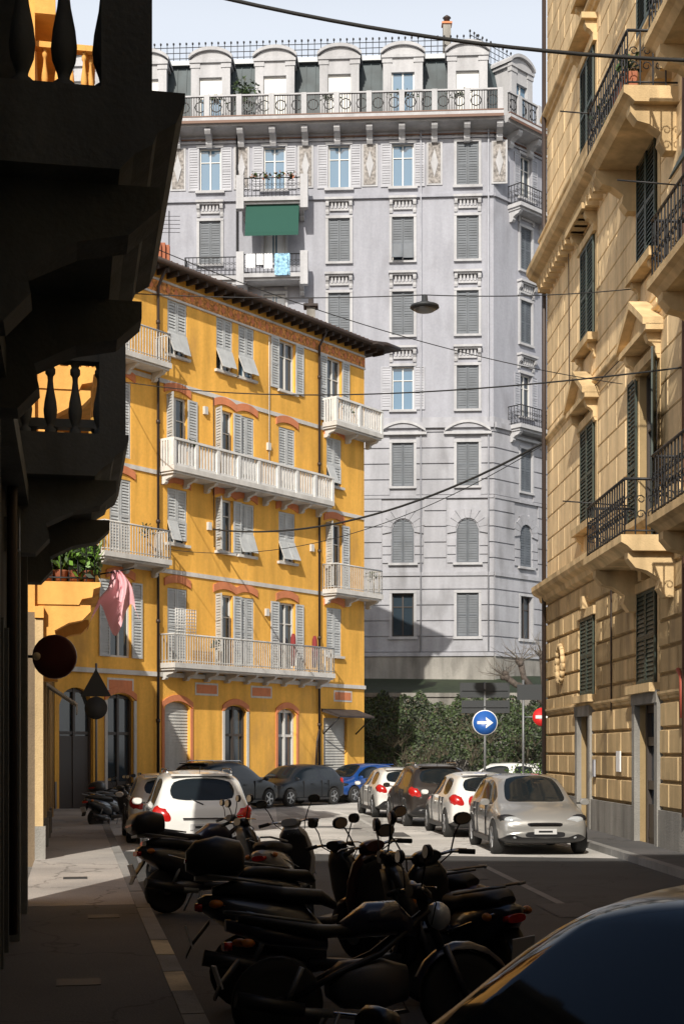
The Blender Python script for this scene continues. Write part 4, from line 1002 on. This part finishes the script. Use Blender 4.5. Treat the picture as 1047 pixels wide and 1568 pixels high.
# ------------------------------------------------------------ scooters
def scooter_mesh(name,col,case=True,screen=False,moto=False):
    a=Acc(); C=simple(name+'_body_paint',col,.3,.2,.8)
    rw=.26 if not moto else .31
    for x in (-.64,.66):
        a.lathe((x,0,rw),[(rw*.66,-.045),(rw*.9,-.06),(rw,-.02),(rw,.02),(rw*.9,.06),(rw*.66,.045)],'rubber',26,axis='Y')
        a.lathe((x,0,rw),[(rw*.68,-.04),(rw*.68,.04)],'alud',22,axis='Y',caps=False); a.lathe((x,0,rw),[(.05,-.07),(.05,.07)],'alud',10,axis='Y')
        for k in range(5):
            rm=Matrix.Rotation(k*2*math.pi/5,3,'Y'); a.cbox(Vector((x,0,rw))+rm@Vector((rw*.36,0,0)),(rw*.6,.03,.035),'alud',rm)
        a.lathe((x,.07,rw),[(.11,-.003),(.11,.003)],'steel',14,axis='Y')
    for s_ in (-1,1): a.tube([(.66,s_*.085,rw),(.52,s_*.085,.66)],.024,'alud',8)
    rings=[]
    for k in range(8):
        t=math.radians(20+k*20); r=rw+.045
        rings.append([(.66+r*math.cos(t)+0,y,rw+r*math.sin(t)+dz) for y,dz in ((-.075,-.03),(-.06,.01),(0,.025),(.06,.01),(.075,-.03))])
    a.grid(rings,C,closed=False,caps=False)
    a.tube([(.52,0,.62),(.38,0,1.0)],.035,'blackpl',8)
    if not moto:
        a.loft([(.47,0,.30,.13,.05),(.50,0,.42,.19,.07),(.50,0,.58,.215,.085),(.455,0,.75,.205,.09),(.41,0,.9,.17,.09),(.38,0,.99,.10,.06)],C,'Z',18,2.4)
        a.loft([(.44,0,.32,.12,.03),(.42,0,.6,.19,.04),(.37,0,.85,.16,.04),(.34,0,.95,.1,.03)],'blackpl','Z',16,2.4)
        a.loft([(-.22,0,.30,.15,.05),(.1,0,.285,.165,.045),(.42,0,.32,.15,.05)],'blackpl','X',14,3.5)
        a.loft([(-.1,0,.42,.13,.14),(-.25,0,.50,.17,.22),(-.5,0,.58,.185,.18),(-.75,0,.66,.165,.13),(-.93,0,.72,.10,.07),(-.98,0,.73,.05,.03)],C,'X',18,2.5)
        a.loft([(-.02,0,.70,.09,.03),(-.12,0,.76,.14,.055),(-.38,0,.775,.155,.06),(-.5,0,.80,.15,.07),(-.75,0,.82,.13,.06),(-.88,0,.81,.07,.03)],'seat','X',16,2.6)
        a.ell((.53,0,.80),(.05,.11,.07),'headl',12)
        for s_ in (-1,1): a.ell((.50,s_*.15,.72),(.035,.04,.06),'amber',8); a.tube([(-.1,s_*.175,.52),(-.5,s_*.187,.62),(-.9,s_*.12,.74)],.008,'chrome',5)
        a.loft([(-.15,0,.30,.10,.06),(-.4,0,.30,.12,.09),(-.68,.0,.30,.09,.07)],'alud','X',12,3)
    else:
        a.loft([(.32,0,.78,.08,.06),(.18,0,.86,.16,.12),(-.02,0,.85,.15,.12),(-.2,0,.78,.09,.06)],C,'X',16,2.4)
        a.loft([(-.12,0,.78,.10,.04),(-.35,0,.78,.14,.05),(-.7,0,.85,.12,.05),(-.9,0,.88,.06,.03)],'seat','X',14,2.6)
        a.loft([(-.3,0,.70,.08,.05),(-.7,0,.77,.10,.07),(-.98,0,.84,.05,.04)],C,'X',14,2.4)
        a.loft([(.25,0,.42,.10,.12),(.05,0,.42,.15,.18),(-.2,0,.42,.14,.16),(-.3,0,.42,.08,.08)],'alud','X',14,3)
        for s_ in (-1,1): a.tube([(.42,s_*.05,.9),(.05,s_*.12,.62),(-.25,s_*.12,.5),(-.62,s_*.1,.31)],.022,'blackpl',8)
        a.ell((.50,0,.86),(.09,.10,.10),'headl',12)
        a.tube([(.2,.1,.4),(.3,.13,.22),(0,.15,.18),(-.4,.16,.24)],.022,'chrome',8)
    a.loft([(.44,0,.99,.08,.04),(.38,0,1.03,.13,.06),(.30,0,1.04,.10,.045)],C if not moto else 'blackpl','X',14,2.4)
    for s_ in (-1,1):
        a.tube([(.36,s_*.05,1.03),(.34,s_*.2,1.05),(.27,s_*.34,1.03)],.014,'chrome',7); a.tube([(.30,s_*.25,1.045),(.26,s_*.37,1.025)],.021,'rubber',8)
        a.tube([(.34,s_*.2,1.06),(.40,s_*.30,1.05),(.38,s_*.36,1.04)],.007,'chrome',5)
        a.tube([(.33,s_*.2,1.06),(.34,s_*.25,1.18),(.33,s_*.31,1.27)],.007,'blackpl',5)
        a.loft([(.37,s_*.33,1.29,.035,.025),(.35,s_*.33,1.29,.075,.05),(.325,s_*.33,1.29,.072,.048)],'blackpl','X',14,2.3)
        a.loft([(.323,s_*.33,1.29,.064,.041),(.321,s_*.33,1.29,.064,.041)],'chrome','X',14,2.3)
        a.ell((-.86,s_*.16,.72),(.05,.03,.03),'amber',8)
        a.tube([(-.25,s_*.14,.24),(-.36,s_*.17,.02)],.014,'steel',6)
        a.tube([(-.5,s_*.16,.55),(-.62,s_*.11,.28)],.02,'steel',7); a.tube([(-.4,s_*.17,.84),(-.9,s_*.14,.92),(-.98,s_*.05,.93)],.012,'steel',6)
        a.tube([(.3,s_*.2,1.05),(.45,s_*.14,.95),(.42,s_*.1,.8)],.006,'rubber',4)
    a.tube([(-.3,-.15,.24),(-.5,-.17,.26),(-.55,-.17,.27)],.03,'steel',8); a.tube([(-.5,-.17,.27),(-.95,-.18,.36)],[.05,.058],'blackpl',10)
    a.loft([(-.95,0,.70,.09,.035),(-1.0,0,.70,.07,.03)],'redl','X',12,2.6)
    a.loft([(-.9,0,.60,.07,.02),(-1.02,0,.45,.08,.02),(-1.06,0,.36,.07,.015)],'blackpl','X',10,3); a.cbox((-1.04,0,.50),(.012,.17,.16),'plate',Matrix.Rotation(-.3,3,'Y'))
    if case:
        a.loft([(-.66,0,1.03,.12,.08),(-.69,0,1.04,.18,.12),(-.85,0,1.05,.205,.145),(-1.0,0,1.04,.18,.12),(-1.06,0,1.02,.10,.07)],'blackpl','X',24,2.9); a.loft([(-1.04,0,1.02,.12,.02),(-1.068,0,1.02,.1,.015)],'redl','X',10,3); a.cbox((-.85,0,.90),(.3,.2,.03),'steel')
    if screen:
        rings=[]
        for j in range(6):
            t=j/5; rings.append([(.50-t*.14-.10*(y*2.6)**2,y*(1-.25*t),1.0+t*.32) for y in (-.2,-.14,-.07,0,.07,.14,.2)])
        a.grid(rings,'smoke',closed=False,caps=False)
    return a.mesh(name)
sc=[scooter_mesh('scooter_a',(.02,.02,.024),True,False),scooter_mesh('scooter_b',(.42,.42,.42),False,True),scooter_mesh('scooter_c',(.05,.012,.012),False,True),scooter_mesh('moto_a',(.02,.02,.04),False,False,True),scooter_mesh('scooter_d',(.015,.02,.03),False,False)]
def scoot(k,x,y,ang,nm='parked_scooter',lean=-7,s=1):
    o=bpy.data.objects.new(nm,sc[k]); scene.collection.objects.link(o); o.location=(x,y,.006); o.rotation_euler=(math.radians(lean),0,math.radians(ang)); o.scale=(s,s,s); return o
scoot(0,-1.55,17.8,28,s=1.06); scoot(1,-.62,17.6,75,s=1.06); scoot(3,-1.85,20.2,25,'parked_motorcycle')
scoot(0,-.02,11.1,8,s=1.12); scoot(2,.62,13.0,128,s=1.08); scoot(4,.98,11.6,112,s=1.08); scoot(3,.2,9.6,14,'parked_motorcycle'); scoot(4,-.25,14.2,40)
scoot(0,-6.0,38.6,60); scoot(3,-6.2,41,50,'parked_motorcycle'); scoot(4,-5.9,36.9,55)
scoot(0,3.2,53.5,60); scoot(3,5.2,60,10,'parked_motorcycle'); scoot(4,4.2,60.3,160)
